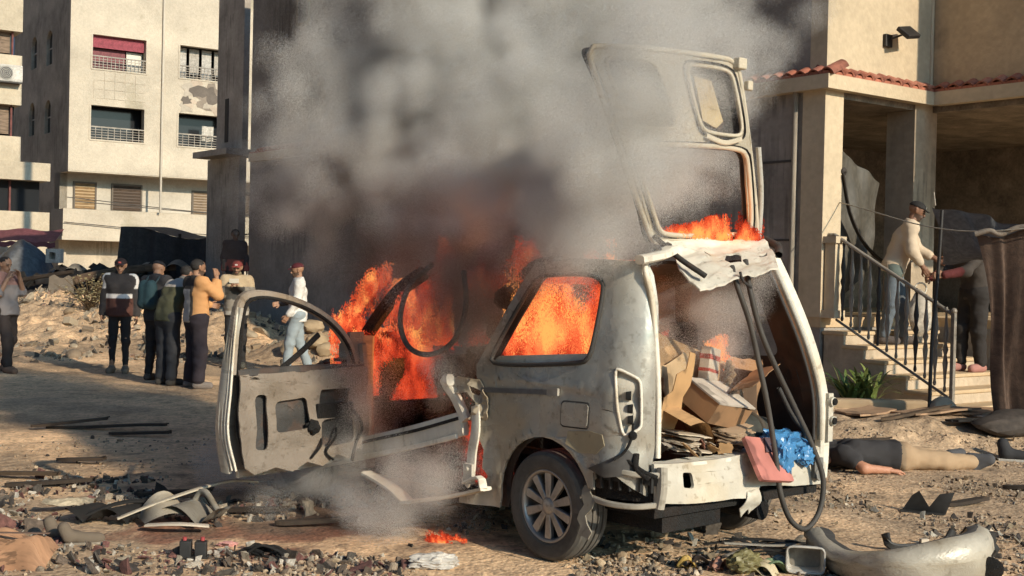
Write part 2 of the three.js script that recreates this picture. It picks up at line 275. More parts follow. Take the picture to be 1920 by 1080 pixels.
// stairs
{
  const s = thing('porch_stairs', 'sandstone porch steps rising to the villa beside the railing', 'stairs', HOUSE_O, HOUSE_T);
  for (let i = 0; i < 6; i++) {
    const top = 1.205 - (i + 1) * 0.153, z0 = 0.01 + i * 0.29;
    if (i < 6) { part('step', merge([box2(0.06, 1.96, -0.3, top - 0.045, z0, z0 + 0.288), ]), creamDirty, s); part('tread', rbx(1.94, 0.045, 0.325, 0.012, 1.01, top - 0.0225, z0 + 0.145), stoneStep, s); }
  }
  const r = thing('stair_railing', 'metal stair railing with turned balusters and a cream end post', 'railing', HOUSE_O, HOUSE_T);
  part('top_rail', merge([rod([0.1, 2.2, 0.1], [0.1, 1.32, 1.7], 0.022), rod([0.1, 2.2, 0.1], [0.1, 2.2, -0.05], 0.022)]), greyMetal, r);
  part('bottom_rail', rod([0.1, 1.19, 0.15], [0.1, 0.39, 1.7], 0.016), greyMetal, r);
  const prof = [[0.012, 0], [0.02, 0.03], [0.012, 0.08], [0.017, 0.2], [0.03, 0.34], [0.016, 0.44], [0.032, 0.5], [0.016, 0.56], [0.03, 0.68], [0.015, 0.82], [0.012, 0.92], [0.02, 0.97], [0.012, 1]];
  const bal = new THREE.LatheGeometry(prof.map(([a, b]) => new THREE.Vector2(a, b * 0.94)), 8);
  for (let i = 0; i < 12; i++) { const t = (i + 0.7) / 12.2, b = part('baluster', bal, i % 4 ? greyMetal : darkMetal, r); b.position.set(0.1, lerp(1.19, 0.39, t) + 0.03, lerp(0.15, 1.7, t)); }
  part('end_post', merge([rbx(0.05, 1.06, 0.05, 0.01, 0.1, 0.8, 1.73), new THREE.SphereGeometry(0.035, 10, 8).translate(0.1, 1.35, 1.73)]), greyMetal, r);
  part('newel_post', merge([box2(0.03, 0.17, 1.3, 2.1, 0.02, 0.17), box2(-0.0, 0.2, 1.205, 1.3, 0.005, 0.2), box2(0.0, 0.2, 2.1, 2.18, 0.005, 0.2)]), cream, r);
}
// floodlight on the sunlit wall
{
  const f = thing('floodlight', 'small dark floodlight on the sunlit cream wall above the porch', 'floodlight', inHouse(1.2, 4.68, 0), HOUSE_T);
  part('wall_bracket', merge([rbx(0.14, 0.16, 0.05, 0.01, -0.06, -0.02, 0.025), rod([-0.04, 0, 0.04], [0.05, 0.06, 0.2], 0.014)]), darkMetal, f);
  const hd = part('lamp_head', rbx(0.3, 0.06, 0.2, 0.015), darkMetal, f); hd.position.set(0.06, 0.07, 0.24); hd.rotation.set(0.75, 0.2, 0.05);
  part('lens', rbx(0.24, 0.01, 0.15, 0.004, 0, -0.033, 0), M([0.6, 0.58, 0.52], { roughness: 0.15 }), hd);
}

// ------------------------------------------------------------------ apartment block, sunlit, far left
const B1_O = [-17.8, 0, -50], B1_T = 0.6;
{
  const wallM = M([0.60, 0.545, 0.455], { map: T.plaster, bump: 0.01, bumpTex: T.plasterB });
  const pale = M([0.60, 0.56, 0.49], { map: T.plaster }), stainedM = M([0.60, 0.545, 0.455], { map: T.stained });  // side, plinth and soffit: same wall colour with the stained texture
  const b = thing('apartment_block', 'sunlit beige apartment block with balcony windows and an overhanging upper part', 'building', B1_O, B1_T);
  const rect = (x0, x1, y0, y1) => [[x0, y0], [x1, y0], [x1, y1], [x0, y1]];
  const wins = [[0.83, 3.1, 9.5, 10.9], [4.43, 6.7, 9.5, 10.9], [0.81, 3.07, 6.65, 8.06], [4.42, 6.7, 6.65, 8.06], [8.2, 10.5, 9.5, 10.9], [8.2, 10.5, 6.65, 8.06]];
  part('front_wall', uvBox(new THREE.ExtrudeGeometry((() => { const s = shapeOf(rect(0, 14, 5.38, 15)); for (const w of wins) s.holes.push(new THREE.Path(rect(...w).map((p) => new THREE.Vector2(...p)))); return s; })(), { depth: 0.3, bevelEnabled: false }).translate(0, 0, -0.3)), wallM, b);
  // shaded side with arched windows
  const arch = (z0, z1, y0, y1) => { const a = [[z0, y0], [z1, y0]]; const c = (z0 + z1) / 2, r = (z1 - z0) / 2; for (let i = 0; i <= 8; i++) a.push([c + r * Math.cos(i / 8 * Math.PI), y1 - r + r * Math.sin(i / 8 * Math.PI)]); return a; };
  const side = [[2.7, 3.7, 9.95, 11.4], [5.3, 6.3, 10.1, 11.5], [2.8, 3.8, 7.1, 8.5], [5.5, 6.5, 7.2, 8.65]];
  part('side_wall', uvBox(new THREE.ExtrudeGeometry((() => { const s = shapeOf([[-0.3, 0], [9.5, 0], [9.5, 15], [0.3, 15], [0.3, 5.38], [1.2, 5.38], [1.2, 0]].slice(1)); for (const w of side) s.holes.push(new THREE.Path(arch(...w).map((p) => new THREE.Vector2(...p)))); return s; })(), { depth: 0.3, bevelEnabled: false }).rotateY(Math.PI / 2).translate(0, 0, 0)), stainedM, b);
  for (const w of side) { const q = part('arched_window', uvBox(new THREE.ExtrudeGeometry(shapeOf(arch(...w)), { depth: 0.04, bevelEnabled: false }).rotateY(Math.PI / 2).translate(0.14, 0, 0)), glassDark, b); part('frame', merge([box2(0.12, 0.16, w[2], w[3] - 0.2, -(w[0] + w[1]) / 2 - 0.03, -(w[0] + w[1]) / 2 + 0.03), box2(0.12, 0.16, (w[2] + w[3]) / 2 - 0.03, (w[2] + w[3]) / 2 + 0.03, -w[1], -w[0])]), pale, q); }
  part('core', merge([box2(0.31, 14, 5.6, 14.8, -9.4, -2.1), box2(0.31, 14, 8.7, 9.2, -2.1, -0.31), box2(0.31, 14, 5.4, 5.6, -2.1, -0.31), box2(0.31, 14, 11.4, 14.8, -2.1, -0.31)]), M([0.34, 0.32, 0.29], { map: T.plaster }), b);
  for (const [x0, x1, y0, y1] of wins) part('added_dark_pane', box2(x0 - 0.1, x1 + 0.1, y0 - 0.05, y1 + 0.05, -0.95, -0.9), glassDark, b);  // opaque dark panes added so the openings stay dark in the sun
  part('drain_pipe', rod([3.75, 3.85, 0.06], [3.75, 15, 0.06], 0.05), pale, b);
  for (const [x0, y0, x1, y1] of [[0, 4.3, 13, 4.05], [0.3, 4.15, 13, 4.2], [-0.1, 3.3, 13, 3.2]]) part('cable', tube([[x0, y0, -0.05], [(x0 + x1) / 2, (y0 + y1) / 2 - 0.25, 0.0], [x1, y1, -0.05]], 0.018, 20, 5), M([0.06, 0.055, 0.05]), b);
  for (const [x, y, w, h, k] of [[5.4, 9.0, 0.55, 0.3, 0], [5.9, 8.85, 0.3, 0.45, 1], [4.8, 8.6, 0.25, 0.2, 2]]) part('soot_stain', uvBox(new THREE.ExtrudeGeometry(shapeOf(Array.from({ length: 14 }, (_, a) => { const r = R(0.6, 1.1); return [x + w * r * Math.cos(a / 14 * 6.283), y + h * r * Math.sin(a / 14 * 6.283)]; })), { depth: 0.003, bevelEnabled: false }).translate(0, 0, 0.012 + k * 0.001)), M([0.16, 0.14, 0.125], { map: T.stained }), b);
  part('lower_wall', merge([box2(0.0, 14, 3.9, 5.37, -2.0, -1.2)]), pale, b);
  part('lower_band', merge([box2(-0.12, 14, 2.75, 3.85, -2.0, -0.15), box2(-0.16, 14, 2.6, 2.75, -2.0, -0.1)]), wallM, b);
  part('plinth', box2(0.2, 14, 0, 2.6, -2.0, -1.4), stainedM, b);
  part('soffit', box2(0, 14, 5.33, 5.375, -1.2, -0.001), stainedM, b);
  for (const [x0, x1, y0, y1, c] of [[0.6, 1.4, 3.92, 4.95, [0.42, 0.31, 0.18]], [2.15, 3.3, 3.92, 4.95, [0.10, 0.075, 0.06]], [5.6, 6.6, 3.92, 4.85, [0.3, 0.24, 0.18]], [8, 9, 3.92, 4.9, [0.1, 0.08, 0.06]]]) {
    const w = part('shutter_window', box2(x0, x1, y0, y1, -1.2, -1.16), M(c, { map: T.wood }), b);
    part('frame', merge([box2(x0 - 0.07, x0, y0, y1, -1.2, -1.12), box2(x1, x1 + 0.07, y0, y1, -1.2, -1.12), box2(x0 - 0.07, x1 + 0.07, y1, y1 + 0.07, -1.2, -1.12)]), M([0.12, 0.1, 0.08]), w);
    for (let k = 1; k < 8; k++) part('louvre', box2(x0, x1, lerp(y0, y1, k / 8) - 0.02, lerp(y0, y1, k / 8) + 0.02, -1.16, -1.145), M(c), w);
  }
  // balcony openings: blind, curtains, railing
  wins.forEach(([x0, x1, y0, y1], i) => {
    const o = part('balcony_opening', merge([box2(x0, x1, y0 - 0.02, y0 + 0.04, -1.6, 0.03), box2(x0 - 0.02, x0 + 0.05, y0, y1, -0.34, 0.02), box2(x1 - 0.05, x1 + 0.02, y0, y1, -0.34, 0.02)]), wallM, b);
    const up = i < 2;
    if (i === 0) { part('blind', box2(x0 + 0.06, x1 - 0.06, y1 - 0.48, y1, -0.28, -0.22), M([0.36, 0.075, 0.10], { map: T.cloth }), o); part('curtain', box2(x0 + 0.06, x0 + 1.5, y0, y1 - 0.48, -0.5, -0.46), M([0.26, 0.09, 0.10], { map: T.cloth }), o); part('door_panel', box2(x0 + 1.55, x1 - 0.06, y0, y1 - 0.5, -0.5, -0.46), M([0.62, 0.58, 0.5]), o); }
    if (i === 1) for (let k = 0; k < 4; k++) part('curtain', box2(x0 + 0.08 + k * 0.55, x0 + 0.5 + k * 0.55, y0 + (k % 2 ? 0.3 : 0), y1 - 0.03, -0.55, -0.5), M(k % 2 ? [0.5, 0.46, 0.4] : [0.58, 0.55, 0.5], { map: T.cloth }), o);
    if (i === 3) part('hanging_laundry', cloth(8, 8, (u, v) => [x0 + 1.1 + u * 0.5, y0 + 0.3 + v * 0.65, -0.1 + 0.05 * Math.sin(u * 9) + 0.03 * v]), M([0.7, 0.66, 0.58], { map: T.cloth }), o);
    const bars = up ? 14 : 9;
    const rail = part('railing', merge([box2(x0, x1, y0 + 0.52, y0 + 0.57, -0.05, 0.0), box2(x0, x1, y0 + 0.1, y0 + 0.13, -0.05, 0.0)]), greyMetal, o);
    for (let k = 0; k <= bars; k++) part('rail_bar', box2(lerp(x0, x1, k / bars) - 0.012, lerp(x0, x1, k / bars) + 0.012, y0 + 0.05, y0 + 0.52, -0.04, -0.015), greyMetal, rail);
    for (const yy of [0.22, 0.32, 0.42]) part('rail_bar', box2(x0, x1, y0 + yy, y0 + yy + 0.02, -0.045, -0.02), greyMetal, rail);
  });
  // scarred render with missing pieces below the second window
  for (let k = 0; k < 9; k++) { const x = R(4.5, 6.3), y = R(8.2, 9.35), c = part('exposed_patch', uvBox(new THREE.ExtrudeGeometry(shapeOf(Array.from({ length: 9 }, (_, a) => { const r = R(0.1, 0.34); return [x + 1.4 * r * Math.cos(a / 9 * 6.283), y + r * Math.sin(a / 9 * 6.283)]; })), { depth: 0.008, bevelEnabled: false }).translate(0, 0, 0.0005 + k * 0.001)), M([[0.5, 0.46, 0.4], [0.3, 0.26, 0.22], [0.56, 0.48, 0.4]][k % 3], { map: T.stained }), b); }
  for (let r = 0; r < 3; r++) for (let k = 0; k < 5; k++) part('render_panel', box2(0.95 + k * 0.42, 0.95 + k * 0.42 + 0.41, 8.35 + r * 0.36, 8.35 + r * 0.36 + 0.345, 0, 0.012 + 0.004 * ((k * 7 + r * 3) % 3)), wallM, b);
}
// block at the left edge with an air conditioner
{
  const b = thing('corner_block', 'pale apartment block at the left edge with dark windows and an air conditioner', 'building', [-16.55, 0, -42], 0.6);
  const wallM = M([0.62, 0.55, 0.43], { map: T.plaster, bump: 0.008, bumpTex: T.plasterB });
  part('wall', merge([box2(-9, 0, 9.35, 14, -3, 0), box2(-9, 0, 6.9, 8.55, -3, 0), box2(-9, 0, 5.0, 5.85, -3, 0)]), wallM, b);
  part('lower_wall', merge([box2(-9, 0.9, 4.4, 5.0, -3, 0.3), box2(-9, 0.9, 0, 3.35, -3, 0.3)]), wallM, b);
  part('recess', merge([box2(-9, -0.2, 8.55, 9.35, -3, -0.5), box2(-9, -0.1, 5.85, 6.9, -3, -0.6), box2(-9, 0.7, 3.35, 4.4, -3, -0.3)]), glassDark, b);
  for (const [y0, y1] of [[8.55, 9.35], [5.85, 6.9], [3.35, 4.4]]) for (let k = 0; k < 7; k++) { const w = part('window_frame', merge([box2(-0.3 - k * 0.75, -0.24 - k * 0.75, y0, y1, -0.3, -0.2)]), M(k % 2 ? [0.35, 0.3, 0.24] : [0.2, 0.07, 0.06], { map: T.grime }), b); if ((k + Math.round(y0)) % 3 === 0) part('blind', box2(-0.95 - k * 0.75, -0.32 - k * 0.75, y0 + 0.1, y1, -0.4, -0.36), M([0.36, 0.3, 0.26], { map: T.wood }), w); }
  const a = thing('air_conditioner', 'white outdoor air conditioner unit on the wall at the left edge', 'air conditioner', frame([-16.55, 0, -42], 0.6)(-0.45, 7.62, 0.0), 0.6);
  part('casing', rbx(0.82, 0.56, 0.3, 0.03, 0, 0.28, 0.16), M([0.7, 0.67, 0.6], { map: T.grime }), a);
  const fan = part('fan_grille', new THREE.CylinderGeometry(0.22, 0.22, 0.02, 20).rotateX(Math.PI / 2).translate(-0.12, 0.28, 0.315), M([0.05, 0.05, 0.05]), a);
  for (let k = 0; k < 4; k++) part('ring', new THREE.TorusGeometry(0.05 + k * 0.05, 0.008, 5, 20).translate(-0.12, 0.28, 0.33), M([0.6, 0.58, 0.52]), fan);
  part('bracket', box2(-0.38, 0.38, -0.04, 0, 0, 0.36), darkMetal, a);
}
// narrow shaded wall between the apartment block and the villa, and a far white block seen past it
{
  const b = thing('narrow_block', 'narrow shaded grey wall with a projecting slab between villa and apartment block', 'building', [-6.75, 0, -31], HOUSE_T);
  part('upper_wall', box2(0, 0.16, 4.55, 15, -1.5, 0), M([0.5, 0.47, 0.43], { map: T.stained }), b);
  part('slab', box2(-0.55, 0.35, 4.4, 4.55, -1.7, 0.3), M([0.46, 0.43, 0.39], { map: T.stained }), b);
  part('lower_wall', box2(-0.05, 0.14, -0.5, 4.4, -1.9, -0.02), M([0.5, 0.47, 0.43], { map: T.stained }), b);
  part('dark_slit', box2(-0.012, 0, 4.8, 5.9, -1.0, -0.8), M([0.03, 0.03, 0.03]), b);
  const w = thing('white_block', 'far bright white block glimpsed beside the narrow grey wall', 'building', [-15.4, 0, -70], 0.6);
  const white = M([0.7, 0.67, 0.62], { map: T.plaster });
  part('upper_wall', box2(-5, 8, 12.9, 34, -6, 0), white, w); part('shade_toned_wall', box2(-5, 8, 8.2, 12.9, -6, -0.4), M([0.26, 0.2, 0.16], { map: T.stained }), w); part('lower_wall', box2(-5, 8, 0, 8.2, -6, 0), white, w);  // middle storey painted brown to stand for its shaded balcony gap
  for (const y of [13.4, 16.6]) part('window', box2(0.55, 1.5, y, y + 1.0, -0.05, 0.03), glassDark, w);
}
// ------------------------------------------------------------------ the burning minivan (x to its right, y up, z to its rear)
const paint = M([0.52, 0.515, 0.50], { map: T.paint, roughness: 0.5, metalness: 0.25, roughnessMap: T.rough, bump: 0.0004, bumpTex: T.fine, clearcoat: 0.12, clearcoatRoughness: 0.5 });
const paintIn = M([0.74, 0.715, 0.665], { map: T.paint, roughness: 0.65, bump: 0.0015 });
const burnt = M([0.42, 0.40, 0.38], { map: T.burnt, roughness: 0.85, metalness: 0.2, bump: 0.004 });
const rustBurnt = M([0.30, 0.262, 0.235], { map: T.paint, roughness: 0.85, bump: 0.004 });
const charred = M([0.06, 0.055, 0.05], { map: T.burnt, roughness: 0.95, bump: 0.01 });
const rubber = M([0.035, 0.033, 0.031], { roughness: 0.8, bump: 0.001 });
const dustyRubber = M([0.13, 0.12, 0.105], { roughness: 0.9, map: T.grime, bump: 0.002 });
const alloy = M([0.46, 0.44, 0.41], { roughness: 0.42, metalness: 0.6, map: T.grime });
const blackPlastic = M([0.03, 0.03, 0.03], { roughness: 0.6, map: T.grime });

const car = thing('minivan', 'burning silver minivan with its tailgate blown up and front door torn open', 'minivan', CAR_O, CAR_T);
const dent = (x, y, z, k = 0.02) => k * (fbm(x * 3.1 + 11, y * 3.1 + 5, z * 3.1 + 0.7, 3) - 0.5) * 2;
// rear side panel, wrapped round the rear corner
{
  const arch = []; for (let i = 0; i <= 14; i++) { const a = Math.PI * (1.02 - i / 14 * 0.9); arch.push([-0.06 + 0.385 * Math.cos(a), 0.33 + 0.385 * Math.sin(a)]); }
  const outline = [[-0.80, 0.23], [-0.46, 0.245], ...arch, [0.34, 0.47], [0.33, 0.56], [0.44, 0.61], [0.53, 0.55], [0.6, 0.50], [0.71, 0.44], [0.725, 0.66], [0.712, 0.9], [0.70, 1.2], [0.675, 1.5], [0.64, 1.66], [0.60, 1.735], [0.2, 1.74], [-0.26, 1.72], [-0.36, 1.62], [-0.55, 1.33], [-0.715, 1.08], [-0.70, 1.02], [-0.645, 0.93], [-0.66, 0.86], [-0.60, 0.78], [-0.635, 0.68], [-0.585, 0.58], [-0.60, 0.47], [-0.56, 0.42], [-0.64, 0.33], [-0.79, 0.29]];
  const win = roundPoly([[-0.60, 1.105], [0.26, 1.165], [0.315, 1.62], [0.2, 1.655], [-0.24, 1.64]], 0.07);
  const lamp = roundPoly([[0.455, 1.15], [0.60, 1.09], [0.625, 0.83], [0.53, 0.78], [0.49, 0.93]], 0.025);
  const wrap = (off) => (s, y, w) => {
    const o = w + off, tum = 0.06 * sstep(1.05, 1.75, y), bulge = 0.025 * Math.sin(clamp((y - 0.25) / 0.9, 0, 1) * Math.PI), curl = 0.05 * sstep(-0.5, -0.72, s) * sstep(1.0, 0.7, y) + 0.03 * sstep(0.30, 0.45, s) * sstep(0.75, 0.58, y);
    const crease = 0.006 * Math.exp(-(((y - 1.02) / 0.02) ** 2)), lip = 0.012 * Math.exp(-(((Math.hypot(s + 0.06, y - 0.33) - 0.4) / 0.025) ** 2));
    const base = -0.855 + tum - bulge - curl - crease - lip + dent(s * 0.7, y * 0.7, 3, 0.009);
    if (s <= 0.4) return [base + o, y, s];
    const r = 0.2, a = (s - 0.4) / r, c = Math.cos(a), n = Math.sin(a);
    return [base + r - (r - o) * c, y, 0.4 + (r - o) * n - 0.03 * sstep(1.2, 1.75, y)];
  };
  const q = part('rear_side_panel', sheet(outline, [win, lamp], 0.012, wrap(0), 0.06), paint, car);
  part('panel_liner', sheet(outline.map(([a, b]) => [a * 0.97, b]), [win.map(([a, b]) => [a * 1.0 + 0.0, b])], 0.01, wrap(0.06), 0.12), burnt, q);
  part('window_seal', tube(win.filter((_, i) => i % 2 === 0).map(([s, y]) => wrap(-0.004)(s, y, 0)), 0.014, 60, 6, true), rubber, q);
  part('window_ledge', sheet(roundPoly([[-0.60, 1.10], [0.27, 1.16], [0.265, 1.215], [-0.54, 1.15]], 0.02), [], 0.02, wrap(0.025), 0.1), paintIn, q);
  part('side_moulding', sheet(roundPoly([[-0.63, 0.925], [0.04, 0.965], [0.04, 0.995], [-0.63, 0.955]], 0.008), [], 0.015, wrap(-0.018), 0.1), M([0.16, 0.155, 0.15], { map: T.grime, roughness: 0.6 }), q);
  part('side_moulding_cap', sheet(roundPoly([[-0.04, 0.955], [0.05, 0.96], [0.05, 1.005], [-0.04, 0.998]], 0.008), [], 0.016, wrap(-0.02), 0.1), M([0.45, 0.42, 0.36], { map: T.grime }), q);
  const ff = part('fuel_flap', sheet(roundPoly([[0.075, 0.80], [0.285, 0.805], [0.29, 0.935], [0.08, 0.93]], 0.025), [], 0.01, wrap(-0.009), 0.08), paint, q);
  part('flap_gap', tube(roundPoly([[0.068, 0.793], [0.292, 0.798], [0.297, 0.942], [0.073, 0.937]], 0.025).map(([s, y]) => wrap(-0.001)(s, y, 0)), 0.004, 40, 5, true), rubber, q);
  part('scorched_patch', sheet([[0.12, 0.70], [0.22, 0.66], [0.36, 0.67], [0.42, 0.72], [0.40, 0.78], [0.3, 0.79], [0.13, 0.77]], [], 0.004, wrap(-0.004), 0.05), M([0.50, 0.43, 0.30], { map: T.paint, roughness: 0.6 }), q);
  part('corner_plastic', sheet([[0.30, 0.585], [0.42, 0.63], [0.56, 0.71], [0.62, 0.66], [0.60, 0.58], [0.45, 0.555]], [], 0.01, wrap(-0.016), 0.05), M([0.07, 0.065, 0.06], { map: T.grime, roughness: 0.6 }), q);
  // open tail lamp recess
  const rec = part('lamp_recess', merge([sheet(roundPoly([[0.42, 1.19], [0.645, 1.12], [0.66, 0.79], [0.51, 0.74], [0.45, 0.93]], 0.03), [], 0.01, (s, y, w) => wrap(0.032 + 0.012 * Math.sin(y * 40))(s, y, w), 0.04)]), paintIn, q);
  for (const [s, y] of [[0.545, 1.0], [0.56, 0.93], [0.565, 0.87]]) { const b = part('bulb_socket', new THREE.CylinderGeometry(0.022, 0.026, 0.03, 10).rotateZ(Math.PI / 2), charred, rec); b.position.set(...wrap(0.025)(s, y, 0)); b.rotation.y = -0.8; }
  part('lamp_edge', tube(lamp.filter((_, i) => i % 2 === 0).map(([s, y]) => wrap(-0.002)(s, y, 0)), 0.009, 40, 6, true), paintIn, q);
  part('wiring', merge([tube([wrap(0.01)(0.58, 0.85, 0), wrap(-0.03)(0.57, 0.78, 0), wrap(-0.02)(0.54, 0.70, 0), wrap(-0.04)(0.5, 0.66, 0)], 0.008), new THREE.SphereGeometry(0.025, 8, 6).translate(...wrap(-0.025)(0.575, 0.79, 0))]), charred, q);
  // hatch jamb: double folded edge on the left of the opening
  for (const [o, r] of [[0.0, 0.018], [0.035, 0.012]]) part('jamb_fold', tube([[-0.655 + o, 0.66, 0.605 - o], [-0.662 + o, 1.0, 0.605 - o], [-0.672 + o, 1.3, 0.585 - o], [-0.70 + o, 1.55, 0.57 - o], [-0.745 + o, 1.70, 0.56 - o], [-0.72 + o, 1.745, 0.55]], r, 30, 6), o ? rubber : paintIn, q);
  part('jamb_cap', bar([[-0.80, 1.74, 0.57], [-0.68, 1.765, 0.6], [-0.56, 1.80, 0.58]], 0.09, 0.05, V(0, 1, 0), 8), paintIn, q);
}
// bumper carrier left bare under the corner
{
  const g = part('bumper_carrier', merge([bar([[-0.86, 0.60, 0.24], [-0.875, 0.6, 0.45], [-0.83, 0.585, 0.6], [-0.72, 0.58, 0.68]], 0.02, 0.03, V(0, 1, 0), 14), bar([[-0.86, 0.42, 0.30], [-0.875, 0.41, 0.45], [-0.83, 0.41, 0.6], [-0.72, 0.42, 0.68]], 0.03, 0.03, V(0, 1, 0), 14), bar([[-0.72, 0.40, 0.68], [-0.71, 0.5, 0.69], [-0.70, 0.62, 0.68]], 0.05, 0.05, V(0, 0, 1), 8)]), M([0.34, 0.32, 0.29], { map: T.paint }), car);
  for (let i = 0; i < 8; i++) { const t = i / 7, b = part('rib', bx(0.018, 0.1, 0.012), blackPlastic, g); b.position.set(lerp(-0.865, -0.76, t * t), 0.535, lerp(0.27, 0.66, t)); }
  part('carrier_plate', sheet([[0.24, 0.53], [0.68, 0.52], [0.68, 0.585], [0.26, 0.59]], [], 0.01, (s, y, w) => [lerp(-0.84, -0.73, sstep(0.35, 0.7, s)) + w, y, s], 0.1), blackPlastic, g);
  part('dark_cavity', sheet([[0.28, 0.42], [0.66, 0.42], [0.66, 0.52], [0.27, 0.52]], [], 0.01, (s, y, w) => [lerp(-0.80, -0.70, sstep(0.35, 0.7, s)) + w, y, s], 0.1), charred, g);
  part('arch_liner', sheet((() => { const a = []; for (let i = 0; i <= 10; i++) a.push([0.2 + 0.02 * Math.sin(i * 2), lerp(0.22, 0.62, i / 10)]); for (let i = 10; i >= 0; i--) a.push([0.27 + 0.03 * Math.sin(i * 1.7), lerp(0.2, 0.62, i / 10)]); return a; })(), [], 0.008, (s, y, w) => [-0.87 - 0.05 * sstep(0.5, 0.25, y) + w, y, s + 0.06 * (0.6 - y) + 0.05], 0.06), M([0.3, 0.28, 0.25], { map: T.paint }), g);
  part('torn_strut', merge([tube([[-0.80, 0.69, 0.58], [-0.82, 0.62, 0.6], [-0.78, 0.56, 0.66]], 0.018, 10), tube([[-0.84, 0.66, 0.54], [-0.80, 0.6, 0.64], [-0.74, 0.57, 0.68]], 0.012, 10)]), charred, g);
}
// rear panel under the opening
{
  const hole = roundPoly([[-0.52, 0.5], [-0.43, 0.49], [-0.42, 0.575], [-0.5, 0.58]], 0.02);
  const h2 = roundPoly([[0.20, 0.515], [0.225, 0.515], [0.225, 0.56], [0.20, 0.56]], 0.01);
  const map = (x, y, w) => [x, y + 0.012 * Math.sin(x * 5), 0.66 - 0.05 * (x * x) - w + dent(x * 1.6, y, 2, 0.02) + 0.03 * sstep(0.6, 0.5, y)];
  const p = part('rear_panel', sheet([[-0.72, 0.42], [-0.5, 0.41], [-0.1, 0.40], [0.1, 0.37], [0.16, 0.43], [0.5, 0.40], [0.84, 0.40], [0.86, 0.62], [0.5, 0.635], [0.1, 0.63], [-0.3, 0.635], [-0.72, 0.63]], [hole, h2], 0.02, map, 0.06), paintIn, car);
  part('load_sill', sheet([[-0.70, 0], [0.82, 0], [0.80, 0.12], [-0.69, 0.12]], [], 0.02, (x, v, w) => [x, 0.632 + 0.012 * Math.sin(x * 5) + dent(x, v, 5, 0.02) - w, 0.655 - 0.05 * x * x - v], 0.07), paintIn, p);
  part('hole_back', box2(-0.54, -0.4, 0.47, 0.6, 0.52, 0.54), charred, p);
  part('torn_hanging_strip', sheet([[0.02, 0.42], [0.14, 0.43], [0.16, 0.33], [0.12, 0.27], [0.08, 0.31], [0.05, 0.26], [0.0, 0.32]], [], 0.006, (x, y, w) => [x, y, 0.66 + 0.04 * Math.sin(y * 20) - w + dent(x * 5, y * 5, 1, 0.02)], 0.03), paintIn, p);
  for (const x of [-0.62, -0.2, 0.02, 0.4, 0.62, 0.74]) part('bolt_hole', new THREE.CylinderGeometry(0.01, 0.01, 0.012, 10).rotateX(Math.PI / 2).translate(x, 0.52 + 0.03 * Math.sin(x * 9), 0.665 - 0.05 * x * x), charred, p);
  part('underbody', merge([bx(1.5, 0.05, 0.5, 0.05, 0.36, 0.38), rod([-0.7, 0.33, -0.06], [0.75, 0.33, -0.06], 0.045), rod([0.3, 0.27, 0.6], [0.3, 0.27, -0.6], 0.06, 10), bx(0.5, 0.12, 0.6, -0.35, 0.3, 0.3)]), charred, car);
}
// right rear pillar and right side
{
  const pil = part('right_pillar', bar([[0.50, 1.80, 0.46], [0.60, 1.58, 0.52], [0.74, 1.25, 0.585], [0.83, 0.95, 0.62], [0.86, 0.62, 0.62], [0.86, 0.42, 0.61]], 0.09, 0.07, V(0, 0, 1), 28), paintIn, car);
  part('pillar_fold', bar([[0.455, 1.78, 0.49], [0.55, 1.55, 0.55], [0.685, 1.24, 0.61], [0.775, 0.95, 0.645], [0.80, 0.66, 0.645]], 0.022, 0.03, V(0, 0, 1), 28), paint, pil);
  part('pillar_seam', tube([[0.43, 1.77, 0.47], [0.52, 1.54, 0.53], [0.655, 1.23, 0.59], [0.745, 0.95, 0.62], [0.77, 0.66, 0.62]], 0.011, 28, 6), rubber, pil);
  part('outer_skin', sheet([[-0.75, 0.25], [-0.42, 0.27], [-0.38, 0.55], [-0.06, 0.70], [0.25, 0.55], [0.3, 0.4], [0.6, 0.4], [0.62, 0.7], [0.6, 1.1], [0.5, 1.5], [0.42, 1.78], [-0.3, 1.74], [-0.68, 1.05]], [roundPoly([[-0.55, 1.12], [0.3, 1.16], [0.28, 1.6], [-0.22, 1.62]], 0.07)], 0.012, (s, y, w) => [0.885 - 0.36 * sstep(1.0, 1.85, y) - w + dent(s, y, 6, 0.02), y, s], 0.1), M([0.22, 0.21, 0.2], { map: T.burnt }), pil);
  part('lamp_bracket', merge([bx(0.05, 0.3, 0.05, 0.86, 0.8, 0.655), new THREE.CylinderGeometry(0.03, 0.03, 0.03, 10).rotateX(Math.PI / 2).translate(0.86, 0.9, 0.685), new THREE.CylinderGeometry(0.03, 0.03, 0.03, 10).rotateX(Math.PI / 2).translate(0.87, 0.78, 0.685)]), paintIn, pil);
  for (const y of [0.9, 0.78]) part('socket', new THREE.CylinderGeometry(0.022, 0.022, 0.012, 10).rotateX(Math.PI / 2).translate(0.865, y, 0.705), charred, pil);
  part('bent_flange', sheet([[0.86, 0.62], [0.95, 0.66], [0.98, 0.8], [0.93, 0.98], [0.88, 1.0]], [], 0.006, (x, y, w) => [x, y, 0.6 - 0.6 * (x - 0.86) + w + dent(x * 3, y * 3, 4, 0.02)], 0.05), paintIn, pil);
  part('strap_hook', merge([bx(0.09, 0.12, 0.02, 0.72, 0.5, 0.69), new THREE.TorusGeometry(0.03, 0.01, 6, 12).translate(0.72, 0.46, 0.7)]), M([0.24, 0.23, 0.21], { map: T.grime }), pil);
}
